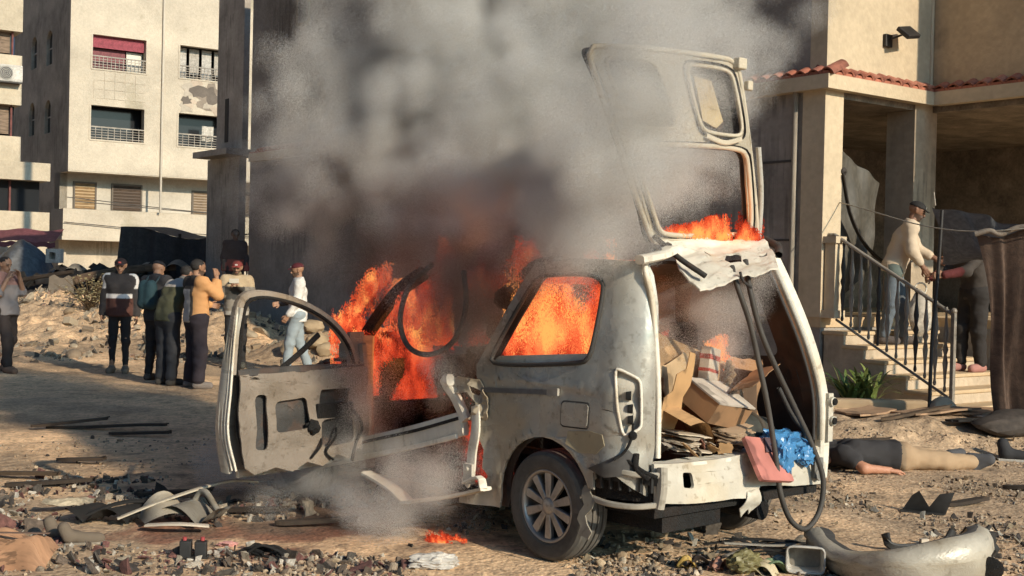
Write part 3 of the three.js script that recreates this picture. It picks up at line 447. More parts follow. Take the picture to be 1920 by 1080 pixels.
// roof, pillars, bonnet, far side: mostly hidden in fire and smoke
{
  part('roof_panel', sheet([[-0.72, -0.35], [-0.5, -0.5], [-0.2, -0.38], [0.1, -0.6], [0.4, -0.42], [0.6, -0.5], [0.6, 0.3], [-0.2, 0.45], [-0.74, 0.2]], [], 0.02, (x, z, w) => [x, 1.74 + w - 0.25 * Math.exp(-((x / 0.5) ** 2 + ((z + 0.4) / 0.6) ** 2)) + dent(x, z, 8, 0.05), z], 0.12), burnt, car);
  part('roof_rail', bar([[-0.60, 1.50, -0.72], [-0.72, 1.70, -0.35], [-0.76, 1.73, -0.1]], 0.07, 0.06, V(0, 1, 0), 10), burnt, car);
  part('front_pillar', bar([[-0.80, 0.95, -2.22], [-0.76, 1.2, -2.03], [-0.71, 1.5, -1.75], [-0.68, 1.64, -1.5]], 0.09, 0.08, V(1, 0, 0), 12), charred, car);
  part('front_pillar', bar([[0.80, 0.95, -2.22], [0.72, 1.3, -1.95], [0.64, 1.64, -1.5]], 0.09, 0.08, V(1, 0, 0), 12), charred, car);
  part('door_post', bar([[-0.83, 1.2, -1.95], [-0.85, 0.9, -1.93], [-0.85, 0.5, -1.9], [-0.84, 0.3, -1.9]], 0.08, 0.13, V(1, 0, 0), 10), rustBurnt, car);
  part('floor_pan', merge([box2(-0.78, 0.78, 0.26, 0.32, -2.4, -0.4), box2(-0.70, 0.76, 0.56, 0.6, -0.5, 0.56), box2(-0.70, 0.76, 0.32, 0.56, -0.52, -0.48)]), charred, car);
  part('far_doors', sheet([[-2.2, 0.28], [-0.78, 0.28], [-0.74, 1.02], [-2.2, 0.98]], [], 0.06, (s, y, w) => [0.86 - w + dent(s, y, 4, 0.03), y, s], 0.15), burnt, car);
  part('bonnet', sheet([[-0.74, -3.4], [0.74, -3.4], [0.8, -2.2], [-0.8, -2.2]], [], 0.02, (x, z, w) => [x, 0.98 - 0.22 * sstep(-2.3, -3.4, z) + w + dent(x, z, 3, 0.05), z], 0.15), burnt, car);
  part('front_fender', sheet([[-3.5, 0.35], [-3.15, 0.33], [-3.08, 0.55], [-2.85, 0.68], [-2.6, 0.64], [-2.42, 0.4], [-2.2, 0.3], [-2.15, 0.97], [-3.3, 0.76], [-3.5, 0.6]], [], 0.012, (s, y, w) => [-0.84 + w + 0.12 * sstep(-2.9, -3.5, s) + dent(s, y, 7, 0.03), y, s], 0.12), burnt, car);
  part('front_fender', sheet([[-3.5, 0.35], [-3.15, 0.33], [-3.08, 0.55], [-2.85, 0.68], [-2.6, 0.64], [-2.42, 0.4], [-2.2, 0.3], [-2.15, 0.97], [-3.3, 0.76], [-3.5, 0.6]], [], 0.012, (s, y, w) => [0.84 - w - 0.12 * sstep(-2.9, -3.5, s), y, s], 0.12), burnt, car);
  part('nose', merge([rbx(1.5, 0.36, 0.14, 0.05, 0, 0.5, -3.48), bx(1.3, 0.4, 0.9, 0, 0.55, -2.9)]), charred, car);
  part('dashboard', rbx(1.4, 0.3, 0.35, 0.06, 0, 0.88, -2.05), charred, car);
  for (const x of [-0.38, 0.4]) { const s = part('burnt_seat', merge([rbx(0.5, 0.14, 0.5, 0.05, x, 0.5, -1.35), rbx(0.48, 0.62, 0.12, 0.05, x, 0.86, -1.08), rbx(0.26, 0.16, 0.09, 0.04, x, 1.3, -1.02)]), charred, car); }
  part('burnt_bench', merge([rbx(1.3, 0.16, 0.4, 0.05, 0, 0.62, -0.5), rbx(1.25, 0.75, 0.12, 0.05, 0.05, 0.98, -0.28)]), charred, car);
  part('head_restraint', blob(0.12, 0.3, 2, 4, 1.1, 0.8, 0.7).translate(-0.66, 1.5, -0.62), charred, car);
  part('steering_wheel', merge([new THREE.TorusGeometry(0.18, 0.016, 8, 28), bx(0.3, 0.03, 0.02), bx(0.03, 0.18, 0.02, 0, -0.09, 0)]).rotateX(-0.5).translate(-0.38, 1.02, -1.78), charred, car);
}
// hoop of door seal hanging in the doorway
part('door_seal', tube([[-0.84, 1.70, -1.2], [-0.86, 1.53, -1.43], [-0.87, 1.31, -1.49], [-0.87, 1.16, -1.40], [-0.87, 1.12, -1.16], [-0.86, 1.22, -0.94], [-0.85, 1.42, -0.84], [-0.82, 1.66, -0.9]], 0.018, 60, 7), M([0.12, 0.11, 0.1], { map: T.grime }), car);
// torn sill and middle post
{
  const s = part('torn_sill', bar([[-0.92, 0.29, -2.45], [-0.90, 0.45, -1.79], [-0.90, 0.60, -1.20], [-0.89, 0.72, -0.78]], 0.06, 0.15, V(0, 1, 0), 20), paintIn, car);
  part('sill_flange', bar([[-0.955, 0.235, -2.42], [-0.94, 0.39, -1.79], [-0.94, 0.53, -1.20], [-0.93, 0.64, -0.8]], 0.02, 0.03, V(0, 1, 0), 20), paintIn, s);
  part('sill_groove', bar([[-0.93, 0.33, -2.4], [-0.935, 0.49, -1.79], [-0.935, 0.635, -1.20], [-0.925, 0.75, -0.8]], 0.014, 0.02, V(0, 1, 0), 20), charred, s);
  part('bent_post', bar([[-0.89, 0.74, -0.76], [-0.90, 0.88, -0.86], [-0.92, 0.97, -0.94], [-0.95, 0.985, -0.85]], 0.07, 0.05, V(1, 0, 0), 12), paintIn, s);
  part('torn_post', sheet([[-0.95, 0.97], [-0.82, 1.01], [-0.66, 1.0], [-0.56, 0.9], [-0.55, 0.78], [-0.62, 0.70], [-0.69, 0.76], [-0.64, 0.84], [-0.72, 0.92], [-0.84, 0.9]], [roundPoly([[-0.72, 0.96], [-0.64, 0.93], [-0.64, 0.89], [-0.7, 0.92]], 0.01)], 0.008, (z, y, w) => [-0.90 + w + dent(z * 4, y * 4, 2, 0.07), y, z], 0.03), M([0.5, 0.46, 0.4], { map: T.paint, roughness: 0.6 }), car);
  part('post_strap', bar([[-0.90, 0.84, -0.66], [-0.93, 0.7, -0.62], [-0.92, 0.56, -0.66], [-0.93, 0.44, -0.66], [-0.92, 0.36, -0.72]], 0.075, 0.02, V(1, 0, 0), 18), paintIn, car);
  part('hinge_plate', merge([bx(0.03, 0.12, 0.08, -0.94, 0.43, -0.66), new THREE.CylinderGeometry(0.013, 0.013, 0.02, 10).rotateZ(1.57).translate(-0.96, 0.46, -0.66)]), paintIn, car);
  part('crushed_panel', sheet([[-0.88, 0.74], [-0.62, 0.98], [-0.52, 0.8], [-0.56, 0.5], [-0.66, 0.62], [-0.7, 0.76]], [], 0.01, (z, y, w) => [-0.83 + w + dent(z * 6, y * 6, 7, 0.1), y, z], 0.03), burnt, car);
  part('lower_shard', merge([bar([[-0.98, 0.30, -1.68], [-0.96, 0.24, -1.43], [-0.97, 0.17, -1.23]], 0.1, 0.03, V(0, 1, 0), 10), bar([[-0.98, 0.17, -1.25], [-0.95, 0.26, -0.85], [-0.94, 0.36, -0.5]], 0.09, 0.025, V(0, 1, 0), 14), bar([[-0.96, 0.36, -0.5], [-0.95, 0.42, -0.54], [-0.94, 0.37, -0.7]], 0.05, 0.02, V(0, 1, 0), 8)]), paintIn, car);
}
// wheels
function wheel(x, z, flip, tilt = 0) {
  const w = new THREE.Group(); w.name = 'wheel'; w.position.set(x, 0.318, z); w.rotation.z = tilt; if (flip) w.rotation.y = Math.PI; car.add(w);
  const prof = [[0.205, -0.085], [0.225, -0.1], [0.27, -0.108], [0.295, -0.104], [0.312, -0.092], [0.318, -0.075], [0.319, -0.057], [0.310, -0.056], [0.310, -0.046], [0.3195, -0.045], [0.3195, -0.016], [0.310, -0.015], [0.310, -0.003], [0.3195, -0.002], [0.3195, 0.028], [0.310, 0.029], [0.310, 0.04], [0.319, 0.041], [0.318, 0.07], [0.312, 0.09], [0.295, 0.104], [0.27, 0.108], [0.225, 0.1], [0.205, 0.085]];
  const ty = part('tyre', toCreasedNormals(new THREE.LatheGeometry(prof.map(([a, b]) => new THREE.Vector2(a, b)), 48).rotateZ(Math.PI / 2), 0.4), dustyRubber, w);
  const rim = part('rim', new THREE.LatheGeometry([[0.208, -0.08], [0.214, -0.09], [0.205, -0.094], [0.192, -0.085], [0.186, -0.05], [0.183, 0.08]].map(([a, b]) => new THREE.Vector2(a, b)), 40).rotateZ(-Math.PI / 2), alloy, w);
  rim.rotation.y = Math.PI; // outer face at -x
  rim.rotation.y = 0;
  part('brake_disc', new THREE.CylinderGeometry(0.15, 0.15, 0.02, 24).rotateZ(Math.PI / 2).translate(-0.0, 0, 0), charred, w);
  const sp = shapeOf([[-0.014, 0.05], [0.014, 0.05], [0.024, 0.19], [-0.024, 0.19]]);
  const sg = new THREE.ExtrudeGeometry(sp, { depth: 0.022, bevelEnabled: true, bevelSize: 0.004, bevelThickness: 0.004, bevelSegments: 1 }).rotateY(-Math.PI / 2).translate(-0.055, 0, 0);
  for (let i = 0; i < 10; i++) { const s = part('spoke', sg, alloy, rim); s.rotation.x = i / 10 * Math.PI * 2; }
  part('hub_cap', new THREE.LatheGeometry([[0.001, -0.088], [0.03, -0.086], [0.055, -0.078], [0.062, -0.05]].map(([a, b]) => new THREE.Vector2(a, b)), 20).rotateZ(-Math.PI / 2), alloy, rim);
  return w;
}
wheel(-0.765, -0.06, false, 0.03); wheel(0.78, -0.06, true, -0.12); wheel(-0.755, -2.76, false); wheel(0.755, -2.76, true);
part('wheel_well', sheet((() => { const a = []; for (let i = 0; i <= 14; i++) { const t = Math.PI * i / 14; a.push([-0.06 + 0.42 * Math.cos(t), 0.3 + 0.44 * Math.sin(t)]); } return a; })(), [], 0.02, (s, y, w) => [-0.60 + w, y, s], 0.2), charred, car);

// front door, swung out; u outward from the hinge, v up, w towards its outer skin
{
  const d = new THREE.Group(); d.name = 'front_door'; d.userData.label = 'burnt front door swung wide open'; d.position.set(-0.86, 0, -1.88); d.rotation.y = -Math.PI / 2 + 0.06; car.add(d);
  // local: x = -u ... build with u along +z before turning
  const at = (u, v, w) => [w, v, u];
  const frameTop = [[0.10, 0.98], [0.16, 1.14], [0.30, 1.29], [0.50, 1.40], [0.72, 1.465], [0.92, 1.485], [1.00, 1.46], [1.035, 1.38], [1.06, 1.15], [1.07, 0.98]];
  const skin = [[0.02, 0.42], [0.12, 0.45], [0.2, 0.39], [0.31, 0.43], [0.42, 0.36], [0.55, 0.40], [0.68, 0.35], [0.8, 0.385], [0.95, 0.35], [1.04, 0.40], [1.09, 0.62], [1.075, 0.98], [0.05, 1.0]];
  const warp = (u, v, w) => [w + dent(u * 2, v * 2, 3, 0.03) + 0.03 * Math.sin(v * 3), v, u];
  part('outer_skin', sheet(skin, [], 0.008, (u, v, w) => warp(u, v, -0.07 + w), 0.08), M([0.3, 0.28, 0.26], { map: T.paint, roughness: 0.7 }), d);
  part('inner_panel', sheet(skin.map(([u, v]) => [u * 0.97 + 0.01, v]), [roundPoly([[0.16, 0.5], [0.42, 0.48], [0.44, 0.66], [0.18, 0.68]], 0.05), roundPoly([[0.52, 0.62], [0.78, 0.6], [0.78, 0.80], [0.55, 0.82]], 0.04), roundPoly([[0.84, 0.5], [0.92, 0.5], [0.92, 0.85], [0.85, 0.85]], 0.03), roundPoly([[0.2, 0.76], [0.44, 0.76], [0.44, 0.86], [0.2, 0.86]], 0.02)], 0.012, (u, v, w) => { const p = warp(u, v, 0.05 + w); p[0] += 0.02 * Math.sin(u * 25) * sstep(0.8, 0.95, u) + 0.012 * Math.sin(v * 22); return p; }, 0.05), rustBurnt, d);
  part('cavity_sheet', sheet(skin.map(([u, v]) => [u * 0.92 + 0.04, lerp(v, 0.68, 0.05)]), [], 0.01, (u, v, w) => warp(u, v, -0.0 + w), 0.15), burnt, d);
  part('latch_edge', merge([bar([[-0.065, 0.36, 1.05], [-0.05, 0.62, 1.10], [-0.03, 0.98, 1.085], [-0.01, 1.2, 1.06], [0, 1.40, 1.03]].map((p) => p), 0.035, 0.1, V(1, 0, 0), 20)]), paint, d);
  for (const o of [-0.05, -0.015, 0.02, 0.05]) part('edge_fold', tube([[o - 0.01, 0.38, 1.06 - Math.abs(o) * 0.3], [o, 0.62, 1.115], [o, 0.9, 1.10], [o * 0.8, 1.2, 1.075], [o * 0.5, 1.4, 1.045]], 0.008, 24, 6), o > 0 ? paintIn : paint, d);
  part('window_frame', bar(frameTop.map(([u, v]) => at(u, v, 0.0)), 0.05, 0.07, V(1, 0, 0), 40), rustBurnt, d);
  part('window_channel', tube(frameTop.map(([u, v]) => at(u * 0.95 + 0.025, v * 0.985, 0.035)), 0.012, 40, 6), charred, d);
  part('regulator_bar', bar([[0.02, 1.0, 0.72], [0.03, 1.1, 0.58], [0.02, 1.22, 0.42]], 0.035, 0.02, V(1, 0, 0), 8), charred, d);
  part('belt_rail', bar([[0.03, 0.99, 0.06], [0.04, 1.0, 0.5], [0.03, 0.985, 1.05]], 0.05, 0.05, V(0, 1, 0), 12), burnt, d);
  part('mirror_stump', merge([rbx(0.1, 0.12, 0.14, 0.03, -0.06, 1.1, 0.1), bx(0.03, 0.3, 0.12, 0.0, 1.08, 0.1)]), rustBurnt, d);
  part('hinge_edge', bar([[0, 0.42, 0.03], [0.0, 0.7, 0.04], [0, 1.0, 0.04], [0, 1.15, 0.06]], 0.06, 0.09, V(1, 0, 0), 10), rustBurnt, d);
  for (let i = 0; i < 4; i++) part('edge_hole', new THREE.CylinderGeometry(0.012, 0.012, 0.02, 8).rotateX(1.57).translate(0.01, 0.72 + i * 0.1, 0.085), charred, d);
  part('lower_strip', bar([[-0.04, 0.40, 0.05], [-0.05, 0.36, 0.5], [-0.05, 0.35, 0.98]], 0.03, 0.06, V(0, 1, 0), 14), paint, d);
  part('loose_wiring', merge([tube([[0.07, 0.6, 0.3], [0.12, 0.55, 0.34], [0.1, 0.45, 0.4], [0.13, 0.4, 0.36]], 0.008), tube([[0.07, 0.55, 0.42], [0.12, 0.5, 0.46], [0.1, 0.42, 0.52]], 0.008), tube([[0.07, 0.75, 0.2], [0.14, 0.62, 0.14], [0.1, 0.48, 0.16], [0.12, 0.38, 0.2]], 0.012), blob(0.05, 0.4, 3, 3).translate(0.09, 0.62, 0.5), rbx(0.03, 0.1, 0.3, 0.01, 0.075, 0.72, 0.32)]), charred, d);
}
// tailgate thrown up above the roof
{
  const t = new THREE.Group(); t.name = 'tailgate'; t.userData.label = 'blown-up tailgate frame standing above the roof'; car.add(t);
  const gateM = M([0.52, 0.47, 0.39], { map: T.paint, roughness: 0.6, bump: 0.002 });
  const BL = [-0.49, 1.845], ML = [-0.845, 2.4], TL = [-1.06, 2.88], TR = [0.32, 2.99], BR = [0.58, 1.90];
  const w2 = (u, v) => { const lx = v < 0.54 ? lerp(BL[0], ML[0], v / 0.54) : lerp(ML[0], TL[0], (v - 0.54) / 0.46), ly = lerp(BL[1], TL[1], v), rx = lerp(BR[0], TR[0], v), ry = lerp(BR[1], TR[1], v); return [lerp(lx, rx, u), lerp(ly, ry, u)]; };
  const map = (off) => (a, b, w) => { const [x, y] = w2(a, b); return [x, y, 0.33 + 0.06 * Math.sin(b * 3) - w - off + 0.05 * Math.cos(a * 3.14) + dent(a * 1.3, b * 1.3, 5, 0.02)]; };
  const rp = (p, r = 0.06) => roundPoly(p, r);
  const outer = roundPoly([[0, 0], [0.5, -0.01], [1, 0], [1, 1], [0.5, 1.02], [0, 1]], 0.05);
  const holeW = rp([[0.06, 0.045], [0.94, 0.035], [0.945, 0.50], [0.065, 0.505]], 0.07);
  const holeR = rp([[0.60, 0.60], [0.93, 0.575], [0.945, 0.94], [0.62, 0.955]], 0.06), holeL = rp([[0.065, 0.6], [0.42, 0.6], [0.40, 0.95], [0.065, 0.95]], 0.06);
  part('outer_skin', sheet(outer, [holeW], 0.008, map(0.05), 0.06), burnt, t);
  part('inner_frame', sheet(outer.map(([a, b]) => [a * 0.98 + 0.01, b * 0.98 + 0.01]), [holeW.map(([a, b]) => [lerp(a, 0.5, 0.03), b]), holeR, holeL], 0.012, map(0.0), 0.05), gateM, t);
  const ring = (pts, r, m, off) => part('pressed_edge', tube(pts.filter((_, i) => i % 2 === 0).map(([a, b]) => { const p = map(off)(a, b, 0); return p; }), r, 70, 6, true), m, t);
  ring(holeW, 0.016, gateM, -0.006); ring(holeR, 0.013, gateM, -0.008); ring(holeL, 0.013, gateM, -0.008); ring(outer, 0.017, gateM, 0);
  ring(holeR.map(([a, b]) => [lerp(a, 0.79, -0.14), lerp(b, 0.76, -0.12)]), 0.006, charred, -0.01);
  ring(holeW.map(([a, b]) => [lerp(a, 0.5, -0.06), lerp(b, 0.27, -0.06)]), 0.006, charred, -0.008);
  part('lock_panel', sheet([[0.68, 0.66], [0.78, 0.62], [0.84, 0.66], [0.82, 0.88], [0.7, 0.9]], [], 0.01, map(0.03), 0.04), M([0.62, 0.5, 0.32], { map: T.paint, roughness: 0.5 }), t);
  part('hinge', rbx(0.08, 0.07, 0.05, 0.01).translate(...map(-0.03)(1.0, 0.98, 0)), gateM, t);
  part('hinge', rbx(0.05, 0.06, 0.04, 0.01).translate(...map(-0.02)(1.03, 0.86, 0)), gateM, t);
  part('side_strip', bar([map(0)(1.02, 0.0, 0), map(0)(1.05, 0.25, 0), map(0)(1.045, 0.52, 0)], 0.03, 0.03, V(0, 0, 1), 10), paint, t);
  part('wiper_arm', bar([map(-0.02)(0.62, 0.57, 0), map(-0.04)(0.74, 0.535, 0), map(-0.02)(0.9, 0.56, 0)], 0.03, 0.02, V(0, 0, 1), 8), gateM, t);
  // spoiler sheet folded towards the viewer
  const q = [[-0.43, 1.86, 0.36], [0.57, 1.905, 0.36], [0.27, 1.715, 0.70], [-0.46, 1.60, 0.70]];
  const fl = (a, b, w) => { const p = [0, 1, 2].map((i) => lerp(lerp(q[0][i], q[1][i], a), lerp(q[3][i], q[2][i], a), b)); p[1] += -w + dent(a * 2.2, b * 2.2, 6, 0.03); return p; };
  part('folded_spoiler', sheet([[0, 0], [0.3, -0.03], [0.6, 0.02], [1, 0], [1.02, 0.6], [0.98, 1], [0.6, 0.98], [0.3, 1.02], [0.02, 1], [-0.02, 0.6], [0.03, 0.3]], [[[0.52, 0.42], [0.6, 0.38], [0.66, 0.5], [0.62, 0.66], [0.5, 0.64], [0.47, 0.52]], [[0.86, 0.45], [0.95, 0.48], [0.93, 0.58], [0.85, 0.55]], [[0.3, 0.3], [0.34, 0.28], [0.38, 0.44], [0.34, 0.45]]], 0.012, fl, 0.06), paintIn, t);
  part('spoiler_hook', merge([tube([[-0.1, 1.69, 0.70], [-0.09, 1.64, 0.715], [-0.03, 1.6, 0.73]], 0.008), tube([[-0.44, 1.82, 0.45], [-0.55, 1.78, 0.55], [-0.68, 1.78, 0.58]], 0.03), tube([[-0.5, 1.88, 0.4], [-0.47, 1.76, 0.56], [-0.40, 1.66, 0.7]], 0.016), tube([[0.57, 1.9, 0.36], [0.52, 1.85, 0.5], [0.46, 1.8, 0.55]], 0.025)]), M([0.2, 0.18, 0.16], { map: T.burnt }), t);
}
// long rubber hatch seal hanging in a loop out of the rear opening
part('hatch_seal', tube([[-0.05, 1.72, 0.60], [-0.09, 1.6, 0.68], [-0.00, 1.40, 0.7], [0.08, 1.17, 0.71], [0.16, 0.92, 0.72], [0.22, 0.63, 0.74], [0.26, 0.38, 0.76], [0.37, 0.22, 0.76], [0.51, 0.16, 0.76], [0.64, 0.24, 0.76], [0.68, 0.43, 0.76], [0.60, 0.63, 0.74], [0.43, 0.90, 0.71], [0.26, 1.13, 0.70], [0.13, 1.35, 0.68], [0.05, 1.58, 0.66], [0.10, 1.76, 0.58]], 0.0165, 120, 8), M([0.075, 0.066, 0.056], { map: T.grime, roughness: 0.7 }), car);
part('hatch_seal_end', tube([[0.40, 1.0, 0.62], [0.5, 0.82, 0.66], [0.58, 0.74, 0.68], [0.62, 0.68, 0.66]], 0.014, 20, 6), rubber, car);
// ------------------------------------------------------------------ load in the rear of the minivan (each a thing of its own)
const cargo = (name, label, category, geo, m, p, e = [0, 0, 0], group) => { const o = one(name, label, category, geo, m, inCar(...p), 0, group); o.rotation.set(0, 0, 0); o.quaternion.setFromEuler(new THREE.Euler(0, CAR_T, 0)).multiply(new THREE.Quaternion().setFromEuler(new THREE.Euler(...e))); return o; };
const cardA = M([0.46, 0.29, 0.15], { map: T.card, roughness: 0.95 }), cardB = M([0.56, 0.36, 0.18], { map: T.card, roughness: 0.95 }), cardC = M([0.36, 0.22, 0.12], { map: T.card });
const raggedRect = (w, h, j, n = 6) => { const a = []; const e = (x0, y0, x1, y1) => { for (let i = 0; i < n; i++) a.push([lerp(x0, x1, i / n) + R(-j, j), lerp(y0, y1, i / n) + R(-j, j)]); }; e(-w / 2, -h / 2, w / 2, -h / 2); e(w / 2, -h / 2, w / 2, h / 2); e(w / 2, h / 2, -w / 2, h / 2); e(-w / 2, h / 2, -w / 2, -h / 2); return a; };
const ragged = (w, h, j, t = 0.006, bend = 0.03) => { const s = R(0, 9); return sheet(raggedRect(w, h, j), [], t, (x, y, z) => [x, y, z + bend * Math.sin(x * 5 + s) + bend * 0.6 * Math.sin(y * 7 + s)], 0.06); };
cargo('cardboard_panel', 'large tan cardboard panel leaning at the back of the load', 'cardboard', sheet([[-0.42, 0.1], [0.35, -0.15], [0.35, -0.42], [-0.42, -0.35], [-0.44, -0.1]], [], 0.012, (x, y, w) => [x, y, w + 0.03 * Math.sin(x * 4)], 0.08), M([0.52, 0.36, 0.21], { map: T.card }), [0.06, 1.27, 0.16], [-0.3, 0, -0.08]);
cargo('cardboard_panel', 'torn orange-tan cardboard strip standing upright on the left of the load', 'cardboard', sheet([[-0.1, -0.24], [0.04, -0.26], [0.1, -0.12], [0.07, -0.02], [0.11, 0.05], [0.09, 0.24], [0.03, 0.25], [0.02, 0.15], [-0.07, 0.12], [-0.06, 0.02], [-0.13, -0.02]], [], 0.006, (x, y, w) => [x, y, w + 0.03 * Math.sin(y * 7)], 0.04), cardB, [-0.32, 0.98, 0.44], [0.1, 0.15, -0.05]);
cargo('cardboard_panel', 'curled tan cardboard flap lying across the lower left of the load', 'cardboard', cloth(14, 8, (u, v) => [lerp(-0.3, 0.22, u), -0.16 * u + 0.06 * Math.sin(u * 5) + 0.03 * v, lerp(-0.1, 0.12, v)]), cardB, [-0.12, 0.84, 0.46], [0.5, 0.1, -0.1]);
{
  const b = thing('storage_box', 'grey-white carton with brown sides in the middle of the load', 'box', inCar(0.04, 0.84, 0.38), CAR_T); b.rotation.set(0.5, CAR_T, -0.22, 'YXZ');
  part('side_wall', merge([bx(0.36, 0.14, 0.012, 0, 0.07, 0.13), bx(0.36, 0.14, 0.012, 0, 0.07, -0.13), bx(0.012, 0.14, 0.248, 0.174, 0.07, 0), bx(0.012, 0.14, 0.248, -0.174, 0.07, 0)]), cardC, b);
  part('lid', sheet(raggedRect(0.37, 0.29, 0.006), [], 0.01, (x, y, w) => [x, 0.145 + w + 0.012 * Math.sin(x * 9), -y], 0.06), M([0.62, 0.58, 0.53], { map: T.card }), b);
}
{
  const b = thing('storage_box', 'large brown carton standing on the right of the load', 'box', inCar(0.36, 0.64, 0.16), CAR_T); b.rotation.set(0.1, CAR_T + 0.25, 0.3, 'YXZ');
  part('wall', merge([bx(0.4, 0.42, 0.012, 0, 0.21, 0.2), bx(0.4, 0.42, 0.012, 0, 0.21, -0.2), bx(0.012, 0.42, 0.388, 0.194, 0.21, 0), bx(0.012, 0.42, 0.388, -0.194, 0.21, 0)]), M([0.13, 0.085, 0.055], { map: T.card }), b);
  part('flap', sheet(raggedRect(0.38, 0.16, 0.01), [], 0.006, (x, y, w) => [x, 0.43 + w + 0.4 * (y + 0.08), 0.2 + y + 0.08], 0.06), cardC, b);
}
{
  const b = thing('packet', 'small white packet with red marks standing beside the flame in the load', 'packet', inCar(0.12, 1.03, 0.3), CAR_T); b.rotation.set(0, CAR_T + 0.2, -0.2, 'YXZ');
  part('carton', rbx(0.13, 0.2, 0.07, 0.006, 0, 0.1, 0), M([0.6, 0.55, 0.48], { map: T.card }), b);
  part('red_band', bx(0.132, 0.03, 0.072, 0, 0.14, 0), M([0.45, 0.08, 0.06], { map: T.card }), b);
  part('red_band', bx(0.132, 0.02, 0.072, 0, 0.06, 0), M([0.45, 0.08, 0.06], { map: T.card }), b);
}
for (let i = 0; i < 3; i++) cargo('wood_slat', ['splintered wooden slat leaning under the flame in the load', 'short dark slat lying crosswise below the flame', 'pale slat poking out beside the white packet'][i], 'slat', rbx(0.04, 0.26, 0.02, 0.004), M([0.34, 0.24, 0.14], { map: T.wood }), [0.22 + i * 0.05, 0.98 + i * 0.02, 0.34 - i * 0.03], [0.2, 0, -0.7 + i * 0.35]);
{
  const s = thing('duffel_bag', 'dark olive duffel bag with a strap lying in the boot', 'bag', inCar(0.34, 0.62, 0.42), CAR_T);
  const g = blob(0.17, 0.16, 1.5, 7, 1.5, 0.62, 0.8, 3).translate(0, 0.1, 0); part('bag_body', g, M([0.05, 0.05, 0.04], { map: T.cloth }), s);
  part('strap', new THREE.TorusGeometry(0.125, 0.02, 6, 20).scale(1, 0.85, 1).rotateY(Math.PI / 2).translate(0.03, 0.1, 0), M([0.09, 0.07, 0.05], { map: T.cloth }), s);
}
{
  const s = thing('case', 'dark blue case standing at the left edge of the boot', 'case', inCar(-0.56, 0.62, 0.32), CAR_T + 0.1);
  part('shell', rbx(0.14, 0.34, 0.3, 0.02, 0, 0.17, 0), M([0.05, 0.055, 0.075], { roughness: 0.5, map: T.grime }), s);
  part('clasp', bx(0.04, 0.03, 0.02, 0.02, 0.26, 0.155), greyMetal, s); part('handle', new THREE.TorusGeometry(0.04, 0.008, 6, 12, Math.PI).translate(0, 0.34, 0), blackPlastic, s);
}
cargo('case', 'upright dark slab behind the torn cardboard strip', 'case', rbx(0.16, 0.26, 0.06, 0.01), M([0.055, 0.06, 0.075], { map: T.grime }), [-0.45, 1.08, 0.25], [0.1, 0.2, 0.05]);
// crumpled blue plastic bag
cargo('cardboard_panel', 'pale torn carton side standing behind the grey-white carton', 'cardboard', ragged(0.42, 0.3, 0.02, 0.008, 0.02), M([0.58, 0.44, 0.28], { map: T.card }), [-0.06, 1.02, 0.24], [-0.2, 0.25, 0.2]);
cargo('cardboard_panel', 'brown carton flap leaning on the right wall of the boot', 'cardboard', ragged(0.3, 0.36, 0.02, 0.008, 0.03), cardC, [0.52, 0.98, 0.2], [-0.15, -0.5, -0.25]);
cargo('paper_stack', 'stack of pale scorched papers on the lower left of the load', 'papers', merge(Array.from({ length: 7 }, (_, i) => ragged(0.26, 0.2, 0.012, 0.006, 0.008).rotateX(-Math.PI / 2).rotateY(R(-0.5, 0.5)).translate(R(-0.02, 0.02), i * 0.014, R(-0.02, 0.02)))), M([0.62, 0.55, 0.45], { map: T.card }), [-0.28, 0.66, 0.46], [0.1, 0, -0.12]);
cargo('paper_stack', 'sheaf of brownish papers between the duffel bag and the cartons', 'papers', merge(Array.from({ length: 5 }, (_, i) => ragged(0.22, 0.16, 0.012, 0.006, 0.02).rotateX(-Math.PI / 2).rotateY(R(-0.5, 0.5)).translate(R(-0.02, 0.02), i * 0.016, R(-0.02, 0.02)))), M([0.48, 0.36, 0.25], { map: T.card }), [0.12, 0.68, 0.50], [0.15, 0.3, 0.1]);
const crumple = (r, sq, fz) => { const g = mergeVertices(clean(new THREE.IcosahedronGeometry(r, 8)).deleteAttribute('uv').deleteAttribute('normal')), p = g.attributes.position; for (let i = 0; i < p.count; i++) { const v = V().fromBufferAttribute(p, i), n = Math.abs(fbm(v.x / r * 2.8 + 5, v.y / r * 2.8 + 9, v.z / r * 2.8 + fz, 4) - 0.5) * 2.4, k = 0.74 + 0.5 * n; p.setXYZ(i, v.x * k * sq[0], v.y * k * sq[1], v.z * k * sq[2]); } g.computeVertexNormals(); return toCreasedNormals(uvBox(g), 0.8); };
const plasticBlue = M([0.07, 0.26, 0.52], { roughness: 0.35, clearcoat: 0.3, transmission: 0.3 });
cargo('plastic_bag', 'crumpled blue plastic bag spilling over the boot sill', 'bag', merge([crumple(0.15, [1.5, 0.7, 0.8], 3.3), crumple(0.1, [0.9, 1.3, 0.6], 8.3).translate(-0.1, -0.07, 0.1), crumple(0.09, [1.2, 0.9, 0.6], 5.7).translate(0.14, -0.05, 0.08)]), plasticBlue, [0.44, 0.66, 0.62], [0, 0, -0.1]);
